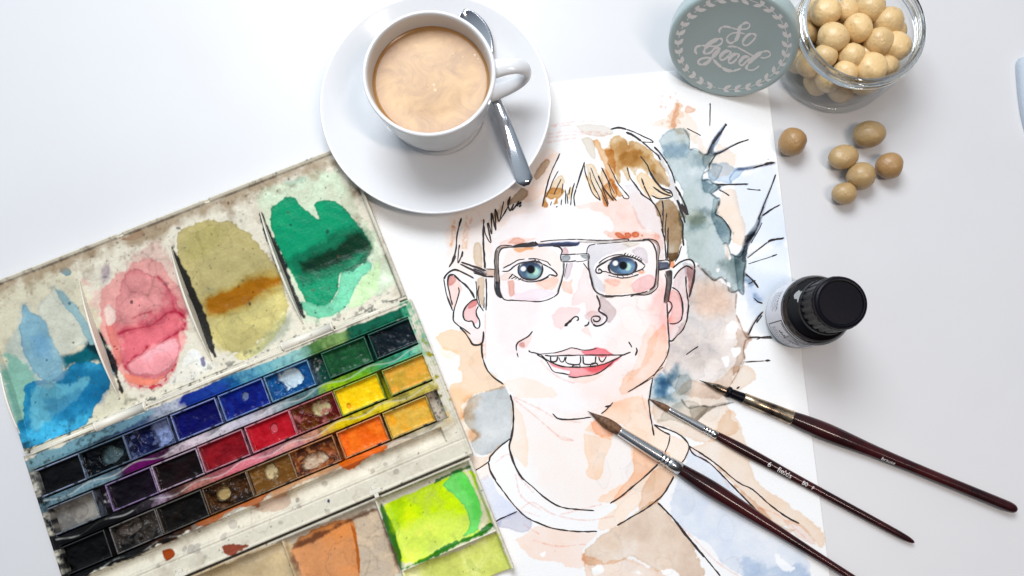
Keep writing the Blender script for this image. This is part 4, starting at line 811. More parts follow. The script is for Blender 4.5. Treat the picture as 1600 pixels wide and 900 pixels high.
for P, n_, sz, sd_, kk in (('PX 0,450 110,430 185,620 60,700 0,640', 14, 32, 1, .10), ('PX 120,425 250,375 325,555 200,620', 16, 28, 2, .10), ('PX 262,365 390,315 460,490 330,560', 18, 34, 3, .08), ('PX 402,310 520,240 620,460 480,495', 18, 30, 4, .10),
                    ('PX 600,795 735,732 770,826 632,882', 8, 40, 5, .04), ('PX 450,858 590,798 620,890 470,960', 12, 34, 6, .07), ('PX 640,895 775,838 800,930 650,960', 6, 34, 7, .05), ('PX 240,930 440,850 460,960 250,990', 8, 30, 8, .08), ('PX 150,880 730,640 740,715 300,900', 16, 26, 9, .05)):
    B.veils(P, n_, sz, sd_, kk, edge=0.22)
for v_, o_ in ((10.0, 1), (27.8, 0), (33.6, 1), (51.8, 0), (57.6, 1), (75.8, 0)):
    lerpmask(np.exp(-((CV-v_)/0.35)**2)*(CU > 3)*(CU < 242)*np.clip(0.75+(B.mid-0.5)*4, 0, 1)*0.9, (14, 12, 14))
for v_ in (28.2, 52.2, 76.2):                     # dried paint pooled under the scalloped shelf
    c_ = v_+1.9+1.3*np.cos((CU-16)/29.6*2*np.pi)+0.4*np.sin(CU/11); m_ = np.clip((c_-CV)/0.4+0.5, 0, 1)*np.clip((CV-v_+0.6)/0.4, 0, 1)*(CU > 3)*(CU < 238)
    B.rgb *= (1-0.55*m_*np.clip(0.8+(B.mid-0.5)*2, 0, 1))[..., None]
    lerpmask(np.exp(-((CV-c_-0.2)/0.30)**2)*(CU > 3)*(CU < 238)*0.55, (230, 232, 226))
g_ = np.clip((B.fine-0.57)*8, 0, 1)*(CV > 1)*(CV < 78)*np.clip(0.75-CU/300, 0.12, 0.7); lerpmask(g_, (16, 18, 24))
g_ = np.clip((B.mid-0.40)*5, 0, 1)*(CV > 47)*(CV < 80)*np.clip((88-CU-(B.mid-.5)*40)/20, 0, 1); lerpmask(g_*0.93, (9, 9, 10))
for v_, wv_ in ((-3.2, .30), (-1.2, .35), (1.4, .30), (102.2, .5), (104.6, .35)):
    lerpmask(np.exp(-((CV-v_)/wv_)**2)*(CU > 1)*(CU < 245)*np.clip(0.7+(B.mid-0.5)*5, 0, 1)*0.9, (22, 18, 18))
e_ = np.exp(-np.abs(CV-LV0_-2.6)/0.35)*np.clip((B.mid-0.45)*8, 0, 1); lerpmask(e_*0.8, (50, 34, 28))
lerpmask(np.exp(-np.abs(CU-LIDR_+2.8)/0.35)*(CV < -3)*np.clip(0.5+(B.mid-0.5)*6, 0, 1)*0.9, (40, 28, 24))
g_ = np.clip((B.fine-0.60)*9, 0, 1)*np.clip((CV+14)/10, 0, 1)*(CV < -1)*0.75; lerpmask(g_, (40, 44, 44))
# spatter everywhere
dk = [(20, 18, 22), (50, 34, 30), (60, 80, 100), (90, 60, 40), (20, 20, 40)]
B.dots(1100, dk, -20, 210, 800, 900, 0.35, 1.6, 0.85, 21)
B.dots(160, dk, -20, 210, 660, 520, 0.8, 3.4, 0.8, 22)
B.dots(90, [(120, 110, 100), (150, 130, 110), (20, 20, 22), (70, 50, 40)], 300, 640, 740, 880, 0.8, 4.0, 0.55, 23, mask=lambda x, y: 78 < loc(x, y)[1] < 102, power=2)
B.dots(200, [(40, 24, 20), (24, 20, 20), (110, 70, 50)], 150, 700, 740, 900, 0.6, 2.6, 0.9, 24, mask=lambda x, y: 99 < loc(x, y)[1] < 105)
W((160, 70, 24), 'PD 750,785 790,772 815,800 790,825 765,820', 1, 2, 1.3, edge=0.6)
W((130, 50, 24), 'PD 1045,760 1090,750 1170,755 1130,780 1110,800 1070,800', 0.95, 4, 1.2)
for x, y, r_ in ((895, 775, 10), (925, 770, 11), (860, 775, 6), (1085, 660, 12), (1050, 715, 9), (748, 848, 5)):
    W((176, 168, 158), ell('PD', x, y, r_*2, r_*2, 10), 0.7, 1.2, 1.2, edge=0.2)
for x, y, r_ in ((378, 470, 8), (663, 378, 5), (720, 410, 8), (265, 572, 6), (180, 648, 6), (400, 596, 7)):
    W((150, 140, 128), ell('PC', x, y, r_*2, r_*1.7, 10), 0.5, 1.2, 1.2, edge=0.3)
W((20, 40, 80), 'PC 398,540 408,538 408,555 398,552', 1, 0.5, 1)

W((170, 92, 46), 'PX 300,815 350,790 400,765 440,742 470,738 455,752 420,772 400,790 360,800 320,822', 0.9, 5, 1.5, edge=0.5)
W((206, 150, 104), 'PX 420,765 480,735 540,705 600,690 590,700 540,722 500,745 460,760 430,778', 0.7, 5, 2, edge=0.4)
W((222, 104, 40), 'PX 530,722 560,708 600,694 604,702 570,718 545,735', 0.95, 3, 1.4, edge=0.4)
W((60, 34, 22), 'PX 230,838 280,812 330,790 325,800 280,826 240,848', 0.85, 4, 2)
B.rgb = np.clip(B.rgb*0.86, 0.0008, 0.9); lm_ = B.rgb.mean(-1, keepdims=True); B.rgb = np.clip(lm_+(B.rgb-lm_)*1.10, 0.0008, 0.9)
box_l = empty('paint_box', (float(PO[0]), float(PO[1]), 0), 'open watercolour paint box of stained white plastic with mixing wells and three rows of pans', 'paint box')
borg = (float(PO[0]), float(PO[1]), 0)
def hgrid(name, u0, u1, v0, v1, st_, hf, skirt=0.9):
    n, m = int((u1-u0)/st_)+1, int((v1-v0)/st_)+1
    u = np.linspace(u0, u1, n)[:, None]+np.zeros((1, m)); v = np.linspace(v0, v1, m)[None]+np.zeros((n, 1))
    h = hf(u, v); X, Y = L2W(u, v); a, b = w2p(X, Y, 9.0)
    return gridmesh(name, np.stack([X, Y, h], -1), B.sample(a, b), M['palette'], box_l, borg, skirt=skirt)
LIDU1 = loc(632, 458, 9)[0]; LIDV0 = loc(532, 228, 9)[1]
print('lid', LIDU1, LIDV0, 'low right', loc(737, 722, 9), loc(803, 900, 9), 'midR', loc(738, 712, 12), 'div', loc(590, 790), loc(627, 890), 'div2', loc(773, 830), 'div3', loc(445, 858), loc(465, 900))
DIV = [loc(20, 640)[0], (loc(113, 428)[0]+loc(187, 620)[0])/2, (loc(255, 370)[0]+loc(330, 558)[0])/2, (loc(396, 314)[0]+loc(473, 500)[0])/2]
print('DIV', DIV, [loc(*p) for p in ((113, 428), (187, 620), (255, 370), (330, 558), (396, 314), (473, 500))])
nz = lambda u, v, k, a: a*(np.sin(u*k+np.cos(v*k*0.7)*2)*np.sin(v*k*1.1+np.sin(u*k*0.6)*2))
def h_lid(u, v):
    w_ = inq(u, v, 2.0, LIDU1-2.2, LIDV0+2.2, -4.0, 0.7)
    t = (v-LIDV0)/( -LIDV0)
    # two slopes meet in a crease along the darker bands of the wells
    crease = 0.60
    f = np.where(t < crease, 7.2-4.6*(t/crease)**1.3, 2.6+3.6*((t-crease)/(1-crease))**1.2)
    f = f+nz(u, v, 0.35, 0.10)+nz(u, v, 1.3, 0.04)
    h = 8.6*(1-w_)+f*w_
    lip = inq(u, v, 0.0, LIDU1-0.1, LIDV0+0.1, -3.0, 0.3)-inq(u, v, 1.0, LIDU1-1.2, LIDV0+1.1, -3.0, 0.3)
    notch = inq(u, v, 150, 153, LIDV0-1, LIDV0+2, 0.4)*1.2+inq(u, v, 92, 96, LIDV0-1, LIDV0+2, 0.4)*1.2
    return h+0.7*lip-notch
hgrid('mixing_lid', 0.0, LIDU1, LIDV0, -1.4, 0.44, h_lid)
def h_mid(u, v):
    h = 11.0+0*u
    for i, rv in enumerate(ROWV):
        w_ = inq(u, v, 4.6, 241.0, rv-8.9, rv+8.9, 0.45); h = h*(1-w_)+2.2*w_
        # scalloped paint shelf below each row
        c = rv+8.9+1.6+1.3*np.cos((u-16)/29.6*2*np.pi)+0.4*np.sin(u/11)
        sh = inq(u, v, 5, 240, rv+9.0, rv+14.6, 0.5)
        h = h-sh*(0.9*np.clip((c-v)/0.6+0.5, 0, 1)+0.25)
        h = h+0.45*np.exp(-((v-c)/0.45)**2)*sh
        ln = np.exp(-((v-(rv-9.9))/0.25)**2)*inq(u, v, 4, 242, rv-12, rv, 0.5); h = h-0.6*ln
    tr_ = inq(u, v, 12, 235, 79.8, 89.2, 0.8); h = h-tr_*(2.6+2.0*np.sin(np.clip((v-79.5)/9.5, 0, 1)*np.pi))
    h = h-0.5*np.exp(-((v-91.2)/0.3)**2)-0.5*np.exp(-((u-243.6)/0.3)**2)*(v > 2)
    h = h+0.5*(inq(u, v, 0.2, 246.8, 0.2, 101.2, 0.3)-inq(u, v, 1.3, 245.6, 1.3, 99.9, 0.3))
    return h+nz(u, v, 1.1, 0.03)
hgrid('pan_box', 0.0, 247.0, 0.0, 101.5, 0.44, h_mid)
LU1 = loc(737, 722, 9)[0]; D1 = (loc(590, 790)[0]+loc(627, 890)[0])/2; D3 = loc(445, 858)[0]; D2V = loc(773, 830)[1]
def h_low(u, v):
    h = 8.6+0*u
    for a, b, c, d in ((D1+0.9, LU1-2.2, 105.0, D2V-0.9), (D1+0.9, LU1-2.2, D2V+0.9, 190), (D3+0.8, D1-0.9, 105.5, 190), (D3-66, D3-0.8, 105.5, 190), (4, D3-67.6, 105.5, 190)):
        w_ = inq(u, v, a, b, c, d, 0.9); dd = np.minimum(np.minimum(u-a, b-u), np.minimum(v-c, d-v))
        f = 3.0+2.6*np.exp(-np.clip(dd, 0, 50)/3.5); h = h*(1-w_)+f*w_
    h = h+0.5*(inq(u, v, 0.2, LU1-0.2, 103.0, 300, 0.3)-inq(u, v, 1.2, LU1-1.2, 104.2, 300, 0.3))
    return h+nz(u, v, 1.0, 0.03)
hgrid('lower_mixing_tray', 0.0, LU1, 102.8, 172.0, 0.5, h_low)
# dividers standing in the lid
for i, (u0, (v0, v1)) in enumerate(zip(DIV, ((-62, -5), (-91, -12), (-91, -12), (-91, -12)))):
    n = 22; V = []; Fc = []
    for k in range(n+1):
        t = k/n; v = v0+(v1-v0)*t; s_ = math.sin(math.pi*t)
        top = 6.6+4.6*s_**0.7; uu = u0-1.0*s_; th = 0.25+0.55*s_
        for (du_, z_) in ((-th, 1.5), (-th*0.8, top-0.3), (0, top), (th*0.8, top-0.3), (th, 1.5)):
            x, y = L2W(uu+du_, v); V.append((x, y, z_))
    for k in range(n):
        for j in range(4): a = k*5+j; Fc.append((a, a+1, a+6, a+5))
    Fc += [(0, 1, 2, 3, 4), tuple(n*5+j for j in (4, 3, 2, 1, 0))]
    mesh('divider', V, Fc, M['cream'], box_l, smooth=False, org=borg)
# hinge barrels and hinge rods between lid and box
def tube_uv(name, u0, u1, v, z, r, m_, flange=0.0):
    prof = [(0.01, 0), (r*0.9, 0), (r, 0.3), (r, 1.2)]
    L_ = u1-u0
    if flange: prof = [(0.01, 0), (r+flange, 0), (r+flange, 1.0), (r, 1.1), (r, L_-1.1), (r+flange, L_-1.0), (r+flange, L_), (0.01, L_)]
    else: prof = [(0.01, 0), (r, 0), (r, L_), (0.01, L_)]
    V, Fc = lathe(prof, 20); x0, y0 = L2W(u0, v)
    R_ = Vector((PU[0], PU[1], 0)).to_track_quat('Z', 'Y').to_matrix().to_4x4()
    R_.translation = Vector((x0, y0, z)); return mesh(name, xf(V, R_), Fc, m_, box_l, smooth=True, org=borg)
for a, b in (((147, 668), (226, 634)), ((440, 543), (519, 509))):
    ua, va = loc(*a, 12); ub, vb = loc(*b, 12)
    o = tube_uv('hinge_barrel', ua, ub, (va+vb)/2+0.2, 9.6, 2.9, M['cream'], 0.5)
for a, b in ((4, loc(147, 668, 12)[0]-1), (loc(226, 634, 12)[0]+1, loc(440, 543, 12)[0]-1), (loc(519, 509, 12)[0]+1, 240)):
    tube_uv('hinge_rod', a, b, -0.6, 9.2, 1.0, M['cream'])
# small cross-shaped catches on the lower edge
for px, py in ((586, 768), (283, 898)):
    u, v = loc(px, py, 12); P = []
    for a, b, c, d in ((u-3.6, u+3.6, v-1.3, v+1.3), (u-1.3, u+1.3, v-3.4, v-1.3), (u-1.3, u+1.3, v+1.3, 103.2)):
        q, f = boxv(a, b, c, d, 11.2, 12.2); P.append(([L2W(x, y)+(z,) for x, y, z in q], [t[::-1] for t in f]))
    V, Fc = join(P); bevel(mesh('catch', V, Fc, M['cream'], box_l, org=borg), 0.3)
# ------------------------------------------------------------------ the pans of paint
PANS = [  # px, py, row, rim colour, paint colour, second colour, fill, hole(kind), label
 (93, 742, 0, (150, 164, 190), (3, 3, 6), (8, 10, 20), 0, None, 'blue black paint pan at the left end of the top row'),
 (162, 712, 0, (84, 106, 122), (4, 8, 14), (10, 22, 32), 1, ((110, 140, 146), 0.60, 0.5, 0.26, 0.30), 'nearly used up dark indigo pan with a pale blue worn hollow'),
 (232, 683, 0, (96, 110, 150), (6, 10, 40), (16, 24, 70), 1, ((130, 146, 190), 0.78, 0.45, 0.22, 0.5), 'patchy dark blue pan with bare lavender plastic showing'),
 (304, 646, 0, (140, 156, 214), (0, 0, 78), (0, 4, 92), 0, None, 'full ultramarine blue pan with an even surface'),
 (378, 616, 0, (120, 150, 214), (2, 14, 104), (6, 34, 130), 0, ((96, 112, 150), 0.52, 0.36, 0.07, 0.16), 'cobalt blue pan with a small grey dimple'),
 (450, 588, 0, (120, 166, 200), (8, 70, 128), (16, 86, 146), 1, ((196, 216, 226), 0.50, 0.42, 0.24, 0.36), 'cerulean blue pan with a large white worn hollow'),
 (541, 555, 0, (40, 110, 80), (12, 62, 34), (24, 84, 44), 0, None, 'dull leaf green paint pan beside a speckled gap'),
 (612, 520, 0, (20, 90, 76), (4, 18, 26), (12, 34, 40), 0, None, 'blackish teal paint pan in the top right corner of the box'),
 (115, 802, 1, (120, 128, 140), (150, 146, 138), (110, 108, 104), 2, ((128, 120, 112), 0.50, 0.48, 0.17, 0.34), 'empty grey pan with a round moulding mark in its floor'),
 (206, 765, 1, (150, 126, 170), (16, 2, 20), (34, 6, 38), 0, None, 'very dark purple paint pan in the middle row'),
 (277, 733, 1, (196, 170, 190), (22, 2, 6), (40, 4, 10), 0, None, 'blackish maroon paint pan between purple and crimson'),
 (348, 701, 1, (206, 140, 156), (116, 4, 18), (140, 14, 26), 0, None, 'deep crimson pan with a flat chalky surface'),
 (422, 671, 1, (226, 140, 156), (168, 4, 22), (186, 18, 36), 0, ((196, 80, 90), 0.56, 0.42, 0.07, 0.15), 'bright red pan with a round brush hollow'),
 (491, 642, 1, (196, 110, 110), (84, 8, 12), (110, 60, 20), 1, ((190, 176, 130), 0.62, 0.38, 0.20, 0.28), 'brownish red pan mostly worn down to its pale floor'),
 (560, 612, 1, (170, 190, 50), (252, 204, 0), (250, 220, 20), 0, ((240, 160, 20), 0.18, 0.72, 0.04, 0.09), 'lemon yellow pan with a green stained rim'),
 (635, 579, 1, (160, 176, 70), (232, 168, 56), (200, 160, 50), 0, None, 'ochre yellow pan at the right end of the middle row'),
 (132, 862, 2, (34, 34, 36), (3, 3, 3), (10, 10, 11), 0, None, 'solid black paint pan at the left end of the bottom row'),
 (213, 832, 2, (110, 104, 100), (12, 10, 10), (90, 80, 72), 1, ((150, 136, 126), 0.36, 0.28, 0.26, 0.24), 'scraped out grey pan with black residue'),
 (284, 798, 2, (90, 84, 74), (20, 12, 8), (36, 26, 18), 0, None, 'full sepia brown paint pan beside the scraped grey one'),
 (356, 766, 2, (110, 80, 50), (28, 16, 8), (70, 40, 14), 1, ((170, 146, 96), 0.36, 0.42, 0.13, 0.24), 'dark umber pan with a beige oval worn through'),
 (424, 742, 2, (150, 124, 90), (112, 72, 24), (140, 96, 40), 1, ((206, 186, 140), 0.48, 0.40, 0.13, 0.24), 'olive brown pan with a cream drop shaped hollow'),
 (491, 712, 2, (196, 130, 80), (74, 34, 14), (150, 80, 40), 1, ((200, 176, 150), 0.46, 0.62, 0.28, 0.28), 'burnt brown pan with a wide whitish hollow'),
 (566, 680, 2, (226, 150, 90), (240, 100, 8), (250, 122, 24), 0, None, 'bright orange paint pan in the bottom row'),
 (637, 647, 2, (206, 176, 80), (240, 166, 30), (226, 180, 70), 0, None, 'golden yellow pan with brushed swirls at the right end of its row')]
PW, PH = 28.4, 16.6
def pan_geom():
    P = []
    for a, b, c, d, z0, z1 in ((-PW/2, PW/2, -PH/2, -PH/2+0.85, 0, 8.7), (-PW/2, PW/2, PH/2-0.85, PH/2, 0, 8.7), (-PW/2, -PW/2+0.85, -PH/2+0.85, PH/2-0.85, 0, 8.7), (PW/2-0.85, PW/2, -PH/2+0.85, PH/2-0.85, 0, 8.7), (-PW/2+0.85, PW/2-0.85, -PH/2+0.85, PH/2-0.85, 0, 1.2)):
        P.append(boxv(a, b, c, d, z0, z1))
    return join(P)
Vp, Fp = pan_geom(); pan_me = None
for i, (px, py, row, rimc, pc, pc2, kind, hole, lab) in enumerate(PANS):
    u, v = loc(px, py, 11.0); v = ROWV[row]
    x, y = L2W(u, v)
    t = empty('paint_pan', (x, y, 2.3), lab, 'paint pan', 'pans of watercolour in the paint box')
    t.rotation_euler = (0, 0, PA_+random.uniform(-0.006, 0.006))
    if pan_me is None:
        o = mesh('pan_shell', Vp, Fp, M['pan'], t); pan_me = o.data
    else: o = link(bpy.data.objects.new('pan_shell', pan_me), t)
    b = bevel(o, 0.35, 2)
    o.color = tuple(lin(rimc)*0.62)+(1,)
    # the cake of paint: local x right, y up the picture
    n, m = 60, 34; r = np.random.RandomState(40+i)
    gx = np.linspace(-PW/2+0.80, PW/2-0.80, n)[:, None]+np.zeros((1, m)); gy = np.linspace(PH/2-0.80, -PH/2+0.80, m)[None]+np.zeros((n, 1))
    s1 = fbm(m, n, 17, 400+i, 4, 0.6); s2 = fbm(m, n, 6, 900+i, 3, 0.6)
    ax = (gx+PW/2)/PW; ay = (PH/2-gy)/PH
    z = 5.9+(s1-0.5)*1.3+(s2-0.5)*0.35
    edge_ = np.minimum(np.minimum(ax, 1-ax)*PW, np.minimum(ay, 1-ay)*PH)-1.0
    z = z+0.7*np.exp(-edge_/0.7)
    if kind == 2: z = 1.6+0*z+3.0*np.exp(-edge_/1.0)
    if kind == 1: z = z-1.2*(s1 > 0.45)*(s1-0.45)*6
    tt = np.clip((s1-0.5)*4+(s2-0.5)*1.5+0.4, 0, 1)[..., None]
    Cc = lin(pc)*(1-tt)+lin(pc2)*tt
    if hole:
        hc, hx, hy, hrx, hry = hole
        q = np.hypot((ax-hx)/hrx, (ay-hy)/hry)+(s1-0.5)*0.9+(s2-0.5)*0.4
        k = np.clip((1-q)/0.10+0.5, 0, 1)
        if kind == 2: q = np.hypot((ax-hx)*PW/4.6, (ay-hy)*PH/4.6); k = np.exp(-((q-1)/0.09)**2)*0.8+0.35*(q < 1)
        z = z-(2.8 if kind == 1 else (1.0 if kind == 0 else 0.3))*k
        kk = k[..., None]; Cc = Cc*(1-kk)+lin(hc)*kk
        if kind != 2: rr = np.exp(-((q-1.08)/0.12)**2)[..., None]*0.5; Cc = Cc*(1-rr)+Cc*0.35*rr
    if kind == 1 and row != 0 or i in (2,):
        k = np.clip((s2-0.60)*9, 0, 1)[..., None]*0.8; Cc = Cc*(1-k)+lin(rimc)*0.7*k
    Cc = np.clip(Cc, 0, 1)*0.86*(0.35 if max(pc) < 26 else 1)
    P = np.stack([gx, gy, z], -1)
    gridmesh('paint_cake', P, Cc, M['paint'], t, (0, 0, 0), skirt=1.25)
# ------------------------------------------------------------------ saucer, cup, spoon
SX, SY = -44.3, 188.3
def lathe_obj(name, prof, m_, parent, loc_, seg=96, closed=False, smooth=True, org=(0, 0, 0), auto=None):
    V, Fc = lathe(prof, seg, closed)
    V = [(x+loc_[0], y+loc_[1], z+loc_[2]) for x, y, z in V]
    o = mesh(name, V, Fc, m_, parent, smooth=smooth, org=org)
    if auto: o.data.polygons.foreach_set('use_smooth', [True]*len(o.data.polygons)); s_ = o.modifiers.new('edges', 'EDGE_SPLIT'); s_.split_angle = math.radians(auto)
    return o
sa = lathe_obj('saucer', [], M['porcelain'], None, (0, 0, 0)) if False else None
sp = smoothprof([(0.01, 1.6), (26, 1.6), (33, 1.2), (35, 0.0), (37, 0.1), (38.5, 1.8), (50, 6.2), (62, 11.4), (70, 15.0), (72.6, 16.6), (72.9, 17.3), (72.2, 17.7), (70, 17.0), (60, 12.6), (50, 8.4), (41, 5.4), (36, 4.2), (31.5, 4.0), (30.3, 3.2), (28, 3.0), (0.01, 3.0)], 5)
V, Fc = lathe([(max(r, 0.01), z) for r, z in sp], 128)
sau = mesh('saucer', [(x, y, z) for x, y, z in V], Fc, M['porcelain'], None, smooth=True)
sau.location = (SX*MM, SY*MM, 0.7*MM); tag(sau, 'round white porcelain saucer under the coffee cup, overlapping the paint box corner', 'saucer')
cup = empty('coffee_cup', (SX, SY, 3.8), 'white porcelain cup of milky coffee standing on the saucer', 'cup'); corg = (SX, SY, 3.8)
cp = smoothprof([(0.01, 1.0), (22, 1.0), (23.5, 0.0), (25.5, 0.2), (27.5, 3.0), (31.5, 11), (34.6, 24), (36.6, 38), (38.0, 52), (38.5, 56.2), (37.8, 57.3), (36.4, 57.0), (35.4, 54), (34.4, 44), (33.0, 32), (31.0, 20), (27, 10), (20, 5), (0.01, 4.2)], 5)
lathe_obj('cup_body', [(max(r, 0.01), z) for r, z in cp], M['porcelain'], cup, corg, 128, org=corg)
# handle: an ear in a vertical plane through the cup's axis
hd = math.radians(8); P = crom(np.array([(36.4, 50.0), (44, 51.4), (51, 50.5), (56.2, 45.5), (57.3, 38.5), (54.5, 30.5), (48.5, 23.5), (41, 18.0), (34.0, 15.5)]), 6)
V = []; Fc = []; n = len(P); ns = 20
T = np.gradient(P, axis=0); T /= np.hypot(*T.T)[:, None]
for k in range(n):
    s_ = abs(k/(n-1)-0.5)*2; wdt = 4.6+1.5*s_**3; th = 2.7+0.9*s_**4
    nx, nz_ = -T[k, 1], T[k, 0]
    for j in range(ns):
        a = 2*math.pi*j/ns; ca, sa_ = math.cos(a), math.sin(a)
        rr = P[k, 0]+nx*th*sa_; zz_ = P[k, 1]+nz_*th*sa_; lat = wdt*ca
        V.append((SX+rr*math.cos(hd)-lat*math.sin(hd), SY+rr*math.sin(hd)+lat*math.cos(hd), 3.8+zz_))
for k in range(n-1):
    for j in range(ns): j2 = (j+1) % ns; Fc.append((k*ns+j, (k+1)*ns+j, (k+1)*ns+j2, k*ns+j2))
mesh('handle', V, Fc, M['porcelain'], cup, smooth=True, org=corg)
# coffee with crema
cf = bpy.data.materials.new('coffee crema'); cf.use_nodes = True; nt = cf.node_tree; N = nt.nodes; L = nt.links; bs = N['Principled BSDF']
bs.inputs['Roughness'].default_value = 0.22; bs.inputs['Specular IOR Level'].default_value = 0.35
tc = N.new('ShaderNodeTexCoord'); n1 = N.new('ShaderNodeTexNoise'); n1.inputs['Scale'].default_value = 62; n1.inputs['Detail'].default_value = 5; n1.inputs['Distortion'].default_value = 1.0; n1.inputs['Roughness'].default_value = 0.68
L.new(tc.outputs['Object'], n1.inputs['Vector']); cr = N.new('ShaderNodeValToRGB'); L.new(n1.outputs['Fac'], cr.inputs[0])
cr.color_ramp.elements[0].position = 0.30; cr.color_ramp.elements[0].color = (0.33, 0.165, 0.050, 1); cr.color_ramp.elements[1].position = 0.72; cr.color_ramp.elements[1].color = (0.60, 0.355, 0.125, 1)
ve = N.new('ShaderNodeVectorMath'); ve.operation = 'LENGTH'; sx_ = N.new('ShaderNodeSeparateXYZ'); cx_ = N.new('ShaderNodeCombineXYZ'); L.new(tc.outputs['Object'], sx_.inputs[0]); L.new(sx_.outputs[0], cx_.inputs[0]); L.new(sx_.outputs[1], cx_.inputs[1]); L.new(cx_.outputs[0], ve.inputs[0])
mr = N.new('ShaderNodeMapRange'); mr.inputs[1].default_value = 0.026; mr.inputs[2].default_value = 0.0352; L.new(ve.outputs['Value'], mr.inputs[0])
mx = N.new('ShaderNodeMix'); mx.data_type = 'RGBA'; mx.inputs[7].default_value = (0.30, 0.13, 0.035, 1); L.new(cr.outputs[0], mx.inputs[6])
m5 = N.new('ShaderNodeMath'); m5.operation = 'MULTIPLY'; m5.inputs[1].default_value = 0.7; L.new(mr.outputs[0], m5.inputs[0]); L.new(m5.outputs[0], mx.inputs[0])
vo = N.new('ShaderNodeTexVoronoi'); vo.inputs['Scale'].default_value = 900; L.new(tc.outputs['Object'], vo.inputs['Vector'])
m6 = N.new('ShaderNodeMapRange'); m6.inputs[1].default_value = 0.10; m6.inputs[2].default_value = 0.22; m6.inputs[3].default_value = 0.82; m6.inputs[4].default_value = 1.0; L.new(vo.outputs['Distance'], m6.inputs[0])
hs = N.new('ShaderNodeHueSaturation'); L.new(mx.outputs[2], hs.inputs['Color']); L.new(m6.outputs[0], hs.inputs['Value']); L.new(hs.outputs[0], bs.inputs['Base Color'])
cof = lathe_obj('coffee', [(0.01, 44.4), (20, 44.4), (32.5, 44.4), (33.7, 44.7), (34.5, 45.3)], cf, cup, corg, 96, org=corg)
M['foam'] = mat('milk foam', (0.74, 0.56, 0.36), 0.3, var=0.04, vscale=300)
def bub(px, py, r):
    x, y = p2w(px, py, 48.3); return (float(x), float(y), r)
def dome(x, y, z, r, hh, seg=10):
    V = [(x, y, z+hh)]; Fc = []
    for i, (a, b) in enumerate(((0.6, 0.75), (1.0, 0.0))):
        for k in range(seg): t = 6.2832*k/seg; V.append((x+r*a*math.cos(t), y+r*a*math.sin(t), z+hh*b))
    for k in range(seg):
        k2 = (k+1) % seg; Fc.append((0, 1+k, 1+k2)); Fc.append((1+k, 1+seg+k, 1+seg+k2, 1+k2))
    return V, Fc
prt = [dome(*bub(*b)[:2], 48.15, b[2], 0.35) for b in ((708, 84, 0.8), (723, 90, 0.7), (742, 86, 1.0), (747, 92, 0.7), (678, 133, 1.2), (680, 141, 1.2), (669, 134, 0.6), (752, 105, 0.6), (736, 110, 0.5))]
V, Fc = join(prt); mesh('foam_bubble_cluster', V, Fc, M['foam'], cof, smooth=True, org=corg)
# spoon
sp0 = np.array(list(p2w(726, 16, 16.0))); sp1 = np.array(list(p2w(823, 290, 20.0)))
sl_ = float(np.hypot(*(sp1-sp0))); sd = (sp1-sp0)/sl_; sn = np.array([-sd[1], sd[0]])
spn = empty('teaspoon', (float(sp0[0]), float(sp0[1]), 14), 'polished steel teaspoon tucked behind the cup on the saucer', 'spoon'); sorg = (float(sp0[0]), float(sp0[1]), 14)
def sweep(name, st, ns, bowl=False):
    V = []; Fc = []
    for (t, wd, z, th, dish) in st:
        c = sp0+sd*t
        ring = []
        for j in range(ns):
            q = -1+2*j/(ns-1); ring.append((q*wd, z+th/2*math.sqrt(max(0, 1-q*q*0.9))-dish*(1-q*q)))
        for j in range(ns):
            q = 1-2*j/(ns-1); ring.append((q*wd, z-th/2*math.sqrt(max(0, 1-q*q*0.9))-dish*(1-q*q)))
        V += [(c[0]+sn[0]*a, c[1]+sn[1]*a, b) for a, b in ring]
    m = 2*ns
    for k in range(len(st)-1):
        for j in range(m): j2 = (j+1) % m; Fc.append((k*m+j, k*m+j2, (k+1)*m+j2, (k+1)*m+j))
    Fc.append(tuple(range(m))[::-1]); Fc.append(tuple((len(st)-1)*m+j for j in range(m)))
    return mesh(name, V, Fc, M['steel'], spn, smooth=True, org=sorg)
st_ = []
BL = 40.0
for k in range(25):
    t = k/24; a = math.sin(math.pi*min(1, t*0.93+0.0))**0.62 if t > 0 else 0.05
    wd = max(0.6, 12.6*a*(1-0.18*t)); 
    if t > 0.9: wd = max(wd, 2.7)
    z = 17.2-4.0*t; st_.append((t*BL, wd, z, 1.2, 3.4*a))
sweep('bowl', st_, 15)
Lh = sl_-BL; hs_ = []
for k in range(25):
    t = k/24; z = 13.2+6.0*math.sin(t*math.pi/2)+1.6*math.sin(t*math.pi)
    wd = 2.6-0.2*math.sin(min(1, t*2.2)*math.pi)+3.1*max(0, (t-0.15)/0.85)**0.9
    if t > 0.95: wd *= math.sqrt(max(0.18, 1-((t-0.95)/0.055)**2))
    hs_.append((BL-1+t*(Lh+1), wd, z, 1.9, -0.35))
sweep('handle', hs_, 11)
# ------------------------------------------------------------------ jar of nuts
JX, JY = 216.8, 227.0
gl = bpy.data.materials.new('clear jar glass'); gl.use_nodes = True; nt = gl.node_tree; N = nt.nodes; L = nt.links
for q in list(N):
    if q.type != 'OUTPUT_MATERIAL': N.remove(q)
out = [q for q in N if q.type == 'OUTPUT_MATERIAL'][0]
trn = N.new('ShaderNodeBsdfTransparent'); gs = N.new('ShaderNodeBsdfGlossy'); gs.inputs['Roughness'].default_value = 0.03; gs.inputs['Color'].default_value = (0.9, 0.95, 1, 1)
lw = N.new('ShaderNodeLayerWeight'); lw.inputs['Blend'].default_value = 0.5
rp = N.new('ShaderNodeValToRGB'); rp.color_ramp.elements[0].color = (0.98, 0.985, 0.985, 1); rp.color_ramp.elements[0].position = 0.6; rp.color_ramp.elements[1].color = (0.84, 0.86, 0.86, 1); rp.color_ramp.elements[1].position = 1.0
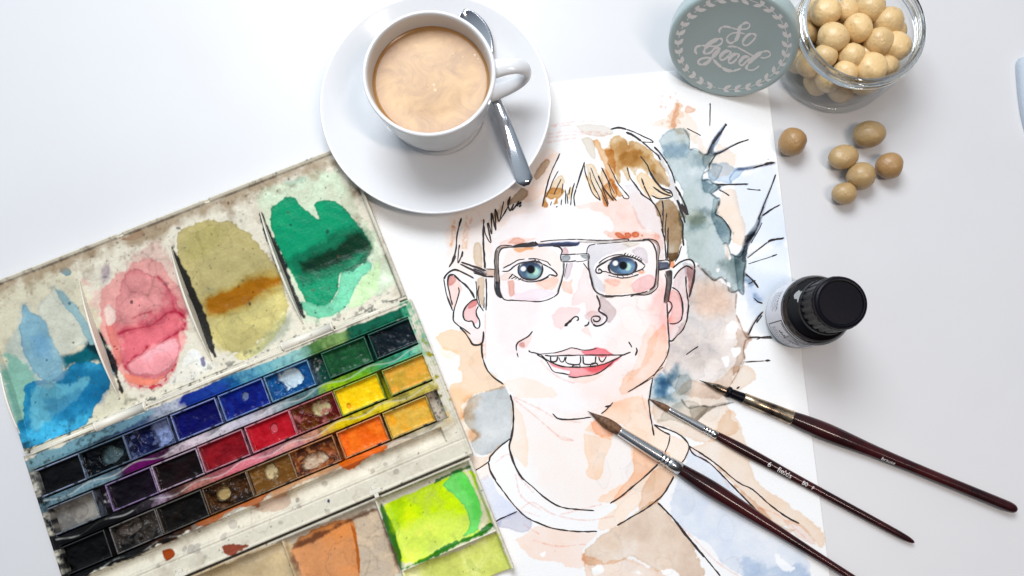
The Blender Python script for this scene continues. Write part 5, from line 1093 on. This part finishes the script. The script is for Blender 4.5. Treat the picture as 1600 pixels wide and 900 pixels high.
L.new(lw.outputs['Facing'], rp.inputs[0]); L.new(rp.outputs[0], trn.inputs['Color'])
fr = N.new('ShaderNodeMath'); fr.operation = 'POWER'; fr.inputs[1].default_value = 4.5; L.new(lw.outputs['Facing'], fr.inputs[0]); m7 = N.new('ShaderNodeMath'); m7.operation = 'MULTIPLY_ADD'; m7.inputs[1].default_value = 0.7; m7.inputs[2].default_value = 0.035; L.new(fr.outputs[0], m7.inputs[0])
mxs = N.new('ShaderNodeMixShader'); L.new(m7.outputs[0], mxs.inputs[0]); L.new(trn.outputs[0], mxs.inputs[1]); L.new(gs.outputs[0], mxs.inputs[2]); L.new(mxs.outputs[0], out.inputs[0])
M['glass'] = gl
g2 = bpy.data.materials.new('thick rim glass'); g2.use_nodes = True; nt = g2.node_tree; N = nt.nodes; b2 = N['Principled BSDF']
b2.inputs['Transmission Weight'].default_value = 1.0; b2.inputs['Roughness'].default_value = 0.02; b2.inputs['IOR'].default_value = 1.47; b2.inputs['Base Color'].default_value = (0.96, 0.98, 0.98, 1)
M['rim'] = g2
jar = empty('nut_jar', (JX, JY, 0), 'open clear glass jar filled with macadamia nuts', 'jar'); jorg = (JX, JY, 0)
lathe_obj('jar_wall', smoothprof([(36.5, 1.0), (38.8, 2.5), (39.6, 5), (39.7, 20), (39.7, 30), (39.0, 34), (37.3, 37), (36.9, 39)], 4), M['glass'], jar, jorg, 128, org=jorg)
lathe_obj('jar_inner_wall', smoothprof([(0.01, 4.0), (30, 4.0), (35, 5.0), (36.6, 8), (36.8, 20), (36.8, 30), (35.6, 34.5), (34.9, 38), (34.9, 44)], 4), M['glass'], jar, jorg, 128, org=jorg)
def ringp(R, z, a, b, n=14): return [(R+a*math.cos(t), z+b*math.sin(t)) for t in np.linspace(0, 2*math.pi, n, endpoint=False)]
lathe_obj('jar_base_ring', ringp(36.6, 1.9, 2.3, 1.8), M['glass'], jar, jorg, 128, closed=True, org=jorg)
lathe_obj('jar_base', [(0.01, 0.4), (33, 0.4), (35, 0.7)], M['glass'], jar, jorg, 96, org=jorg)
# stippled grip marks round the base
V, Fc = [], []
for k in range(150):
    a = 2*math.pi*k/150; q, f = boxv(-0.45, 0.45, -0.5, 0.5, 0, 0.9); R_ = Matrix.Rotation(a, 4, 'Z'); R_.translation = Vector((JX+38.9*math.cos(a), JY+38.9*math.sin(a), 0.5))
    k0 = len(V); V += xf(q, R_); Fc += [tuple(i+k0 for i in t) for t in f]
mesh('grip_ridge_band', V, Fc, M['glass'], jar, org=jorg)['kind'] = 'stuff'
lathe_obj('jar_neck', [(34.9, 37.5), (37.0, 37.5), (37.0, 46.0), (36.3, 47.3), (35.5, 47.3), (34.9, 46.3)], M['rim'], jar, jorg, 128, closed=True, org=jorg, auto=40)
lathe_obj('screw_thread', ringp(37.6, 39.4, 1.9, 0.9), M['rim'], jar, jorg, 128, closed=True, org=jorg)
lathe_obj('screw_thread', ringp(37.6, 43.2, 1.5, 0.8), M['rim'], jar, jorg, 128, closed=True, org=jorg)
# nuts
def nutmesh(seed, r=1.0, ridge=False):
    bm = bmesh.new(); bmesh.ops.create_icosphere(bm, subdivisions=4, radius=1.0); rr = np.random.RandomState(seed)
    ph = rr.uniform(0, 6.28, 6); a1 = rr.uniform(0.01, 0.03, 3); fl = Vector(rr.normal(size=3)).normalized(); sq = rr.uniform(0.86, 0.97)
    for v in bm.verts:
        p = v.co.copy(); d = 1+a1[0]*math.sin(3*p.x+ph[0])+a1[1]*math.sin(3.5*p.y+ph[1])+a1[2]*math.sin(4*p.z+ph[2])+0.008*math.sin(11*p.x+ph[3])*math.sin(9*p.y+ph[4])
        t = p.dot(fl)
        if t > 0.80: d *= 1-(t-0.80)*0.42              # flattened scar
        if ridge:
            q = abs(p.x*0.5+p.y*0.86+0.05*math.sin(4*p.z)); d += 0.035*math.exp(-(q/0.05)**2)
        v.co = p*d; v.co.z *= sq; v.co.y *= rr.uniform(0.999, 1.001)
    me = bpy.data.meshes.new('macadamia_nut'); bm.to_mesh(me); bm.free(); me.polygons.foreach_set('use_smooth', [True]*len(me.polygons)); me.materials.append(M['nut']); return me
NM = [nutmesh(k, ridge=k in (2, 5)) for k in range(7)]
nn = [0]
def nut(px, py, z, r, label, group, k=None, el=1.0, rot=None):
    x, y = p2w(float(px), float(py), z); x = float(x); y = float(y)
    if group.startswith('nuts in'):
        dx, dy = x-JX, y-JY; lim = (34.0 if z > 34 else 36.0)-r; q = math.hypot(dx, dy)
        if q > lim: x, y = JX+dx*lim/q, JY+dy*lim/q
    me = NM[(nn[0] if k is None else k) % 7]; nn[0] += 1
    o = link(bpy.data.objects.new('macadamia_nut', me)); o.location = (x*MM, y*MM, z*MM); o.scale = (r*MM*el, r*MM/max(el, 1)**0.5, r*MM)
    o.rotation_euler = (random.uniform(-.5, .5), random.uniform(-.5, .5), random.uniform(0, 6.28) if rot is None else rot)
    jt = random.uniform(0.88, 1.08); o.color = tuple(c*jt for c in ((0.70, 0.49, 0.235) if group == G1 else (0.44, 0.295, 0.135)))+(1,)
    if 'darkest' in label or 'apart' in label: o.color = (0.37, 0.215, 0.085, 1)
    tag(o, label, 'nut', group)
def J(x, y): return 1190+x/4.5, y/4.5
G1 = 'nuts in the glass jar'
for (x, y), z, r, lab in (
    ((452, 80), 35, 9.2, 'large pale nut at the left of the jar mouth beside the lid'), ((598, 82), 30, 7.6, 'small shaded nut wedged between two large ones at the back of the jar'),
    ((768, 58), 34, 9.0, 'smooth golden nut at the back of the jar in the middle'), ((893, 152), 33, 9.4, 'two tone nut with a seam at the back right of the jar'),
    ((1000, 210), 27, 7.2, 'shaded nut half hidden beside the right wall of the jar'), ((506, 262), 36, 9.6, 'large round nut near the left rim, freckled brown'),
    ((676, 200), 35, 9.0, 'reddish tan nut with a dimple in the centre of the heap'), ((826, 292), 34, 8.8, 'tan nut with a flat end right of the centre of the heap'),
    ((968, 335), 31, 9.6, 'wide nut against the right wall of the jar'), ((632, 392), 35, 8.2, 'narrow upright nut in the front half of the jar mouth'),
    ((768, 475), 35, 9.6, 'cream coloured nut at the front of the jar mouth'), ((448, 392), 33, 7.6, 'pale nut half hidden by the front left rim'),
    ((588, 515), 33, 8.0, 'pale nut tucked under the front rim'), ((925, 500), 27, 8.4, 'shadowed nut low at the front right of the jar mouth'),
    ((745, 385), 27, 7.8, 'small nut partly buried behind the cream one')):
    px, py = J(x, y); nut(px, py, z, r, lab, G1, k=(2 if 'seam' in lab else None), rot=(0.6 if 'seam' in lab else None))
rr = np.random.RandomState(4)
LOWL = 'macadamia nut low in the jar, seen only through the glass or between others'
for z, n_, R_ in ((21, 9, 27.8), (22, 4, 11), (9.6, 9, 26.6), (9.6, 4, 11)):
    for k in range(n_):
        a = 6.283*k/n_+rr.uniform(-.15, .15)+z; x, y = JX+R_*math.cos(a), JY+R_*math.sin(a); a_p, b_p = w2p(x, y, z)
        nut(a_p, b_p, z+max(-0.2, rr.uniform(-1, 1))*0.8, 8.7+rr.uniform(-.5, .4), LOWL, G1)
G2 = 'loose nuts lying on the table'
for px, py, r, el, k, rot, lab in ((1238, 220, 9.3, 1.0, 0, 0, 'single round nut lying apart at the edge of the paper'), (1357, 208, 9.3, 1.14, 1, 0.0, 'topmost loose nut, wide and nearest the jar'),
    (1317, 243, 8.8, 1.16, 3, 0.3, 'oval olive toned nut at the left of the cluster of five'), (1388, 257, 8.8, 1.0, 4, 0, 'darkest brown nut at the right of the cluster'),
    (1345, 273, 9.2, 1.0, 2, 0.55, 'nut with a raised seam across it in the middle of the cluster'), (1318, 300, 7.8, 1.02, 6, 0, 'smallest nut, lowest of the cluster')):
    nut(px+1, py+2, r*0.93, r*0.96, lab, G2, k, el, rot)
# ------------------------------------------------------------------ jar lid leaning on the jar
LC = np.array([138.6, 216.6, 36.4]); al, ps = math.radians(64), math.radians(-107.6); LR = 39.4
ln_ = np.array([math.sin(al)*math.cos(ps), math.sin(al)*math.sin(ps), math.cos(al)])
lx = np.cross([0, 0, 1], ln_); lx /= np.linalg.norm(lx); ly = np.cross(ln_, lx)
if lx[0] < 0: lx, ly = -lx, -ly
MLid = Matrix([[lx[0], ly[0], ln_[0], LC[0]], [lx[1], ly[1], ln_[1], LC[1]], [lx[2], ly[2], ln_[2], LC[2]], [0, 0, 0, 1]])
if MLid.to_3x3().determinant() < 0: print('lid frame flipped')
lid = empty('jar_lid', tuple(LC), 'round sage green tin lid lettered So Good, leaning against the jar', 'jar lid'); lorg = tuple(LC)
V, Fc = lathe(smoothprof([(36.0, -11.0), (38.2, -12.0), (39.3, -11.2), (39.2, -9), (39.0, -3.4), (38.6, -1.4), (37.6, -0.35), (36.2, 0.0)], 4)+[(35.4, -0.15), (34.6, -0.5), (20, -0.5), (0.01, -0.5)], 128)
o = mesh('lid_shell', xf(V, MLid), Fc, M['lid'], lid, smooth=True, org=lorg)
def p2lid(px, py, z=0.0):
    d = ray(px, py); o_ = np.array([0, 0, CH_]); q = LC+ln_*(z-0.5) if np.isscalar(z) else LC[None]+ln_[None]*(z[:, None]-0.5)
    t = ((q-o_)@ln_)/(d@ln_) if np.isscalar(z) else (((q-o_[None])@ln_)/(d@ln_))
    return o_[None]+d*t[:, None]
def conv_lid(px, py, z): return p2lid(px, py, np.full(len(px), 0.06+0.0)+z)
LET = '''
LT 2.6 345,215 342,165 385,118 ; 3.0 385,118 450,115 530,135 ; 2.0 530,135 600,155 700,158 780,145 815,110 805,65 ; 3.2 805,65 750,55 690,85 ; 5.0 690,85 650,150 640,220 620,290 575,350 ; 3.2 575,350 520,375 470,350 452,305 ; 2.0 452,305 490,250 560,215 650,213 740,228
3.4 850,225 790,245 725,310 700,370 ; 2.4 700,370 735,408 790,398 860,340 905,280 ; 3.0 905,280 905,245 850,222
3.2 -12,545 -38,490 -15,430 60,412 ; 2.6 60,412 140,412 250,425 340,405 390,350 ; 3.4 390,350 375,308 330,302 ; 6.0 330,302 240,345 165,400 110,470 ; 4.6 110,470 100,520 140,545 ; 3.0 140,545 210,515 270,455 350,452 ; 6.0 350,465 290,530 220,610 ; 4.4 220,610 150,680 70,715 ; 3.0 70,715 15,690 15,650 60,615 150,600 230,610
4.0 240,625 300,690 380,760 ; 4.6 380,760 460,800 550,810 ; 2.6 550,810 620,790 675,765
4.6 500,495 430,505 370,560 345,610 ; 2.8 345,610 375,638 430,620 490,560 ; 3.0 490,560 518,515 500,495
4.6 620,535 550,560 500,615 480,660 ; 2.8 480,660 505,688 560,670 620,610 ; 3.0 620,610 648,560 620,535
4.2 800,580 720,595 665,655 650,700 ; 2.6 650,700 690,722 760,665 815,600
2.2 980,600 1060,605 1130,570 1138,530 ; 3.0 1138,530 1090,497 1010,510 ; 6.0 1010,510 930,560 850,630 790,700 ; 3.6 790,700 762,755 790,793 ; 2.2 790,793 860,795 930,760 965,725 ; 2.6 470,432 540,424 620,437 ; 2.2 620,437 700,480 790,530 870,570
'''
V, Fc = ribbons(parse(LET), conv_lid, wob=0.08, wscale=1.2, n=5, seed=8)
mesh('lettering_so_good', V, Fc, M['lidprint'], lid, org=lorg)
def leaf(cx, cy, ang, Lf, Wf, z):
    pts_ = [(0, 0), (0.35, 0.5), (0.7, 0.42), (1, 0), (0.7, -0.42), (0.35, -0.5)]
    ca, sa_ = math.cos(ang), math.sin(ang)
    return [tuple(MLid @ Vector((cx+ca*a*Lf-sa_*b*Wf, cy+sa_*a*Lf+ca*b*Wf, z))) for a, b in pts_], [(0, 1, 2, 3, 4, 5)]
prt = []; nl = 30; rr = np.random.RandomState(3)
for k in range(nl):
    a = 2*math.pi*(k+0.5)/nl
    if abs(((a-math.radians(90)+math.pi) % (2*math.pi))-math.pi) < 0.05: continue
    sgn = 1 if math.cos(a) > 0 else -1         # both halves climb from the bottom of the lid
    tang = a+sgn*math.pi/2; R_ = 33.2 if False else 32.6
    cx_0, cy_0 = R_*math.cos(a), R_*math.sin(a)
    for off, ln2 in ((0.55, 5.0), (-0.6, 4.2)):
        prt.append(leaf(cx_0, cy_0, tang+off*sgn+rr.uniform(-.15, .15), ln2*1.15+rr.uniform(-.6, .6), 2.5, -0.42+0.001*k))
    if k % 3 == 0: prt.append(leaf(cx_0+1.2*math.cos(a), cy_0+1.2*math.sin(a), tang, 1.8, 2.0, -0.41))
ring = []
for k in range(120):
    a0, a1 = 2*math.pi*k/120, 2*math.pi*(k+1)/120
    if k % 4 == 3: continue
    q = [tuple(MLid @ Vector((r_*math.cos(t), r_*math.sin(t), -0.44))) for r_, t in ((32.3, a0), (32.8, a0), (32.8, a1), (32.3, a1))]
    ring.append((q, [(0, 1, 2, 3)]))
V, Fc = join(prt+ring); mesh('leaf_wreath_print', V, Fc, M['lidprint'], lid, org=lorg)
# ------------------------------------------------------------------ ink bottle
BX, BY = 183.1, 54.3
bot = empty('ink_bottle', (BX, BY, 0.4), 'squat dark ink bottle with a black ribbed screw cap and a white printed label', 'ink bottle'); botg = (BX, BY, 0.4)
lathe_obj('bottle_body', smoothprof([(0.01, 0.6), (17.5, 0.4), (19.6, 1.2), (20.5, 3.4), (20.6, 8), (20.6, 30), (20.2, 34), (18.4, 37.5), (15.2, 39.6), (13.0, 41), (12.6, 44), (12.6, 47)], 5), M['bottleglass'], bot, botg, 96, org=botg)
def cyl_patch(R, a0, a1, z0, z1, n=40):
    V = []; Fc = []
    for k in range(n+1):
        a = a0+(a1-a0)*k/n
        for z in (z0, z1): V.append((BX+R*math.cos(a), BY+R*math.sin(a), 0.4+z))
    for k in range(n): Fc.append((2*k, 2*k+2, 2*k+3, 2*k+1))
    return V, Fc
V, Fc = cyl_patch(20.75, math.radians(95), math.radians(300), 4.6, 30.5, 64); plb = mesh('paper_label', V, Fc, M['label'], bot, smooth=True, org=botg)
def lstroke(a0, z0, a1, z1, wd, R):
    """a small printed bar on the label between two (degree, height) points"""
    n = max(2, int(abs(a1-a0)/3)+1); V = []; Fc = []
    L_ = math.hypot((a1-a0)*0.362, z1-z0)+1e-6; na_, nz2 = -(z1-z0)/L_, (a1-a0)*0.362/L_
    for k in range(n+1):
        t = k/n; a = a0+(a1-a0)*t; z = z0+(z1-z0)*t
        for s_ in (-.5, .5):
            aa = math.radians(a+na_*wd*s_/0.362); zz_ = z+nz2*wd*s_; V.append((BX+R*math.cos(aa), BY+R*math.sin(aa), 0.4+zz_))
    for k in range(n): Fc.append((2*k, 2*k+2, 2*k+3, 2*k+1))
    return V, Fc
rr = np.random.RandomState(12); prt = []; R1 = 20.84
for a0, z0, a1, z1, wd in ((196, 7, 262, 7, .5), (196, 28.5, 262, 28.5, 1.2), (196, 7, 196, 28.5, .6), (262, 7, 262, 28.5, .5), (200, 26.4, 260, 26.4, .5)): prt.append(lstroke(a0, z0, a1, z1, wd, R1))
for k in range(24): a = 202+k*2.4; prt.append(lstroke(a, 26.6, a, 28.2, 0.35, R1+0.01))
for row in range(3):
    a = 202
    while a < 240: ln2 = rr.uniform(1.5, 5); prt.append(lstroke(a, 9.6+row*2.3, a+ln2, 9.6+row*2.3, 0.55, R1)); a += ln2+rr.uniform(1, 2)
for row in range(5):
    a = 142+rr.uniform(0, 4); e_ = 180-rr.uniform(0, 12)
    while a < e_: ln2 = rr.uniform(1.5, 6); prt.append(lstroke(a, 24-row*2.6, a+ln2, 24-row*2.6, 0.5 if row else 1.1, R1)); a += ln2+rr.uniform(1, 2)
for k in range(5): prt.append(lstroke(212+k*3.4, 17, 213+k*3.4, 20.5 if k % 2 else 19.0, 0.9, R1))
V, Fc = join(prt); mesh('label_print', V, Fc, M['labelink'], plb, org=botg)
V, Fc = cyl_patch(20.80, math.radians(224), math.radians(258), 15.5, 25.6, 14); mesh('label_picture', V, Fc, M['labelgrey'], plb, smooth=True, org=botg)
# cap
cv = []; seg = 144
prof = [(0.01, 20.6), (11.9, 20.6), (12.2, 21.4), (13.0, 21.6), (14.0, 21.2), (14.6, 20.2), (14.8, 18.9), (15.0, 18.4), (15.2, 17.6), (15.35, 3.4), (15.9, 3.1), (16.1, 1.0), (15.8, 0.0), (13, 0)]
V = []; Fc = []
for i, (r, z) in enumerate(prof):
    for k in range(seg):
        a = 2*math.pi*k/seg; rr_ = r
        if i in (8, 9): rr_ = r-(0.55 if k % 6 in (0, 1) else 0.0)
        V.append((BX+rr_*math.cos(a), BY+rr_*math.sin(a), 0.4+44.5+z))
for i in range(len(prof)-1):
    for k in range(seg): k2 = (k+1) % seg; Fc.append((i*seg+k, (i+1)*seg+k, (i+1)*seg+k2, i*seg+k2))
mesh('screw_cap', V, Fc, M['black'], bot, org=botg)
# ------------------------------------------------------------------ brushes and dip pen
def rod(name, p0, d, prof, m_, parent, org, seg=28, up=None):
    V, Fc = lathe([(max(r, 0.02), t) for t, r in prof], seg)
    R_ = Vector(d).to_track_quat('Z', 'Y').to_matrix().to_4x4(); R_.translation = Vector(p0)
    return mesh(name, xf(V, R_), Fc, m_, parent, smooth=True, org=org)
def axis(pa, za, pb, zb):
    a = np.array(list(p2w(*pa, za))+[za]); b = np.array(list(p2w(*pb, zb))+[zb]); d = b-a; L_ = np.linalg.norm(d); return a, d/L_, L_
def tpx(a, d, px, py, z):
    q = np.array(list(p2w(px, py, z))+[z]); return float((q-a)@d)
def crimp(t0, r, n=3, amp=0.45, w_=1.6):
    out = []
    for k in range(n):
        for j in range(6): x = j/6; out.append((t0+(k+x)*w_, r-amp*(0.5-0.5*math.cos(2*math.pi*x))))
    return out+[(t0+n*w_, r)]
def textbars(word, a, d, t0, r, size, parent, org, m_):
    """lettering lying along the top of a handle"""
    cu = bpy.data.curves.new('t', 'FONT'); cu.body = word; cu.size = size*MM; cu.align_y = 'CENTER'; to = bpy.data.objects.new('t', cu); sc.collection.objects.link(to)
    bpy.context.view_layer.update(); me = bpy.data.meshes.new_from_object(to.evaluated_get(bpy.context.evaluated_depsgraph_get())); sc.collection.objects.unlink(to); bpy.data.objects.remove(to)
    side = np.cross([0, 0, 1], d); side /= np.linalg.norm(side); upv = np.cross(d, side)
    co_ = np.array([v.co[:] for v in me.vertices])/MM
    me.transform(Matrix.Identity(4))
    for v, (x, y, z) in zip(me.vertices, co_):
        yy_ = y+TOFF; ang = yy_/r; p = np.array(a)+d*(t0+x)+(side*math.sin(ang)+upv*math.cos(ang))*(r+0.06)
        v.co = Vector((p-np.array(org))*MM)
    me.materials.clear(); me.materials.append(m_); o = link(bpy.data.objects.new('handle_lettering', me), parent); return o
TOFF = -0.6
# large brush
za, zb = 3.2, 3.6
a, d, L_ = axis((918, 642), 2.6, (1335, 905), 4.6)
b1 = empty('large_round_brush', tuple(a), 'largest paintbrush with a fat pointed sable tip, crossing the neck of the portrait', 'paintbrush'); o1 = tuple(a)
tf = tpx(a, d, 968, 674, 3); tc1 = tpx(a, d, 1040, 716, 3.5); th_ = tpx(a, d, 1061, 733, 3.8); te = L_+6
rod('bristles', a, d, smoothprof([(0, 0.05), (3, 0.6), (8, 1.9), (tf*0.6, 3.2), (tf*0.85, 3.3), (tf+0.5, 2.7)], 5), M['hair'], b1, o1)
rod('ferrule', a, d, [(tf-0.3, 2.3), (tf, 2.95), (tf+0.6, 3.0), (tc1-5, 3.75), (tc1-4, 3.8)]+crimp(tc1-3.5, 3.85, 3, 0.5, 2.4)+[(tc1+5.2, 3.9), (th_+0.6, 4.0), (th_+0.8, 3.2)], M['ferrule'], b1, o1)
rod('handle', a, d, smoothprof([(th_-1, 3.3), (th_+0.5, 3.75), (th_+6, 4.2), (th_+16, 4.9), (th_+26, 5.1), (th_+40, 4.5), (th_+70, 3.1), (th_+105, 2.3), (te+30, 1.9), (te+40, 1.3), (te+42, 0.2)], 5), M['wood'], b1, o1)
V, Fc = [], []
rr = np.random.RandomState(6); s1_ = np.cross([0, 0, 1], d); s1_ /= np.linalg.norm(s1_); u1_ = np.cross(d, s1_)
for k in range(46):
    an = rr.uniform(0, 6.28); t0_ = tf-1; t1_ = rr.uniform(1.5, tf*0.55); rb = rr.uniform(2.6, 3.2); n_ = 7; w_ = 0.09
    for j in range(n_):
        t = j/(n_-1); tt_ = t0_+(t1_-t0_)*t; r_ = np.interp(tt_, [0, 3, 8, tf*0.6, tf*0.85, tf], [0.1, 0.65, 1.95, 3.25, 3.38, 2.8])+0.05+0.35*t*t*rr.uniform(0.2, 0.6)
        c_ = a+d*tt_+(s1_*math.cos(an)+u1_*math.sin(an))*r_; q_ = -s1_*math.sin(an)+u1_*math.cos(an); ww = w_*(1-0.8*t)
        V += [tuple(c_+q_*ww), tuple(c_-q_*ww)]
    k0 = k*n_*2; Fc += [(k0+2*j, k0+2*j+1, k0+2*j+3, k0+2*j+2) for j in range(n_-1)]
o_ = mesh('loose_hairs', V, Fc, M['hair'], b1, org=o1); o_['kind'] = 'stuff'
# small brush
a, d, L_ = axis((1012, 622), 1.6, (1429, 848), 3.0)
b2_ = empty('small_round_brush', tuple(a), 'thin paintbrush with silver lettering on its handle, in the middle of the three tools', 'paintbrush'); o2 = tuple(a)
tf = tpx(a, d, 1045, 641, 2); tc1 = tpx(a, d, 1103, 672, 2.4); th_ = tpx(a, d, 1119, 680, 2.4)
rod('bristles', a, d, smoothprof([(0, 0.05), (3, 0.5), (7, 1.4), (tf*0.8, 1.95), (tf+0.4, 1.7)], 5), M['hair'], b2_, o2)
rod('ferrule', a, d, [(tf-0.3, 1.5), (tf, 1.9), (tf+0.6, 1.95), (tc1-2, 2.5)]+crimp(tc1-1.6, 2.6, 3, 0.45, 2.0)+[(th_+0.4, 2.7), (th_+0.6, 2.2)], M['ferrule'], b2_, o2)
hd2 = rod('handle', a, d, smoothprof([(th_-1, 2.3), (th_+0.5, 2.55), (th_+8, 3.0), (th_+20, 3.35), (th_+34, 3.15), (th_+60, 2.6), (L_-25, 2.3), (L_-8, 2.0), (L_-2, 1.3), (L_, 0.2)], 5), M['wood'], b2_, o2)
for wrd, px, py, szt in (('6', 1199, 726, 4.4), ('fields', 1214, 735, 4.6), ('80', 1252, 756, 3.6), ('F', 1267, 764, 3.0)):
    textbars(wrd, a, d, tpx(a, d, px, py, 5), 3.1, szt, hd2, o2, M['text'])
# dip pen
a, d, L_ = axis((1093, 594), 2.2, (1589, 797), 4.2)
pn = empty('dip_pen', tuple(a), 'dark wooden dip pen with a pointed metal nib and worn bronze collar', 'dip pen'); o3 = tuple(a)
tn = tpx(a, d, 1137, 613, 3); tb_ = tpx(a, d, 1180, 632, 3.5); tm = tpx(a, d, 1237, 655, 4)
sd_ = np.cross([0, 0, 1], d); sd_ /= np.linalg.norm(sd_); uv_ = np.cross(d, sd_); V = []; Fc = []; NS = 15; st2 = [(0, 0.12), (3, 0.5), (7, 1.3), (11, 2.2), (14, 2.5), (tn+3, 2.4)]
st2 = crom(np.array(st2), 4)
for t, wd in st2:
    for j in range(NS):
        q = -1+2*j/(NS-1); p = a+d*t+sd_*wd*math.sin(q*1.25)+uv_*(wd*(math.cos(q*1.25)-0.4)); V.append(tuple(p))
for k in range(len(st2)-1):
    for j in range(NS-1): Fc.append((k*NS+j, (k+1)*NS+j, (k+1)*NS+j+1, k*NS+j+1))
nb2 = mesh('nib', V, Fc, M['bronze'], pn, smooth=True, org=o3); sm = nb2.modifiers.new('thickness', 'SOLIDIFY'); sm.thickness = 0.25*MM
V, Fc = [], []
def topbar(t0, t1, w0, w1, h0, h1):
    P = [a+d*t0-sd_*w0+uv_*h0, a+d*t0+sd_*w0+uv_*h0, a+d*t1+sd_*w1+uv_*h1, a+d*t1-sd_*w1+uv_*h1]; return [tuple(q) for q in P], [(0, 1, 2, 3)]
V, Fc = join([topbar(1.5, 8.5, 0.10, 0.16, 0.55, 1.35), topbar(8.5, 10.5, 0.5, 0.5, 1.32, 1.62)]); mesh('nib_slit', V, Fc, M['black'], nb2, org=o3)
rod('pen_grip', a, d, smoothprof([(tn-1.0, 2.0), (tn, 3.1), (tn+1.5, 3.2), (tn+2.2, 2.8), (tb_-4, 3.3), (tb_+6, 3.7)], 4), M['black'], pn, o3)
rod('pen_grip_collar', a, d, [(tn-0.2, 2.8), (tn-0.1, 3.5), (tn+1.6, 3.5), (tn+1.8, 2.9)], M['black'], pn, o3)
rod('bronze_collar', a, d, [(tb_-8, 3.0), (tb_-7.5, 3.55), (tb_+4, 3.8), (tm-1.2, 4.45), (tm-0.8, 4.6), (tm, 4.6), (tm+0.1, 4.0)], M['bronze'], pn, o3)
hd3 = rod('handle', a, d, smoothprof([(tm-1, 3.9), (tm+0.4, 4.35), (tm+10, 5.2), (tm+22, 5.6), (tm+36, 5.0), (tm+56, 3.9), (tm+90, 3.3), (L_-12, 3.3), (L_-4, 3.1), (L_-1, 2.0), (L_, 0.3)], 5), M['wood'], pn, o3)
TOFF = -2.6
textbars('brause', a, d, tpx(a, d, 1375, 722, 6), 4.0, 3.2, hd3, o3, M['text'])
# ------------------------------------------------------------------ low solid standing in for an unidentified blurred blue shape at the right border
x0, y0 = p2w(1593, 92, 5); x1, y1 = p2w(1609, 194, 5); x0 = float(x0); y0 = float(y0); x1 = float(x1); y1 = float(y1)
cl = [(x0+3, y0+2), (x0+60, y0+8), (x0+60, y0-70), (x1+8, y1-14), (x1-1.5, y1+2), (x0, y0-6)]
C2 = crom(np.array(cl+[cl[0]]), 6)[:-1]; nC = len(C2); V = []; Fc = []
cc = C2.mean(0)
lv = [(1.0, 0.2), (1.0, 2.5), (0.97, 4.6), (0.90, 5.6), (0.4, 6.0)]
for s_, z in lv:
    for q in C2: p = cc+(q-cc)*s_; V.append((p[0], p[1], z))
for i in range(len(lv)-1):
    for k in range(nC): k2 = (k+1) % nC; Fc.append((i*nC+k, i*nC+k2, (i+1)*nC+k2, (i+1)*nC+k))
Fc.append(tuple((len(lv)-1)*nC+k for k in range(nC)))
o = mesh('blue_grey_form', V, Fc, M['blue'], smooth=True); tag(o, 'rounded corner of a low blue grey cloth at the right border of the picture', 'form')
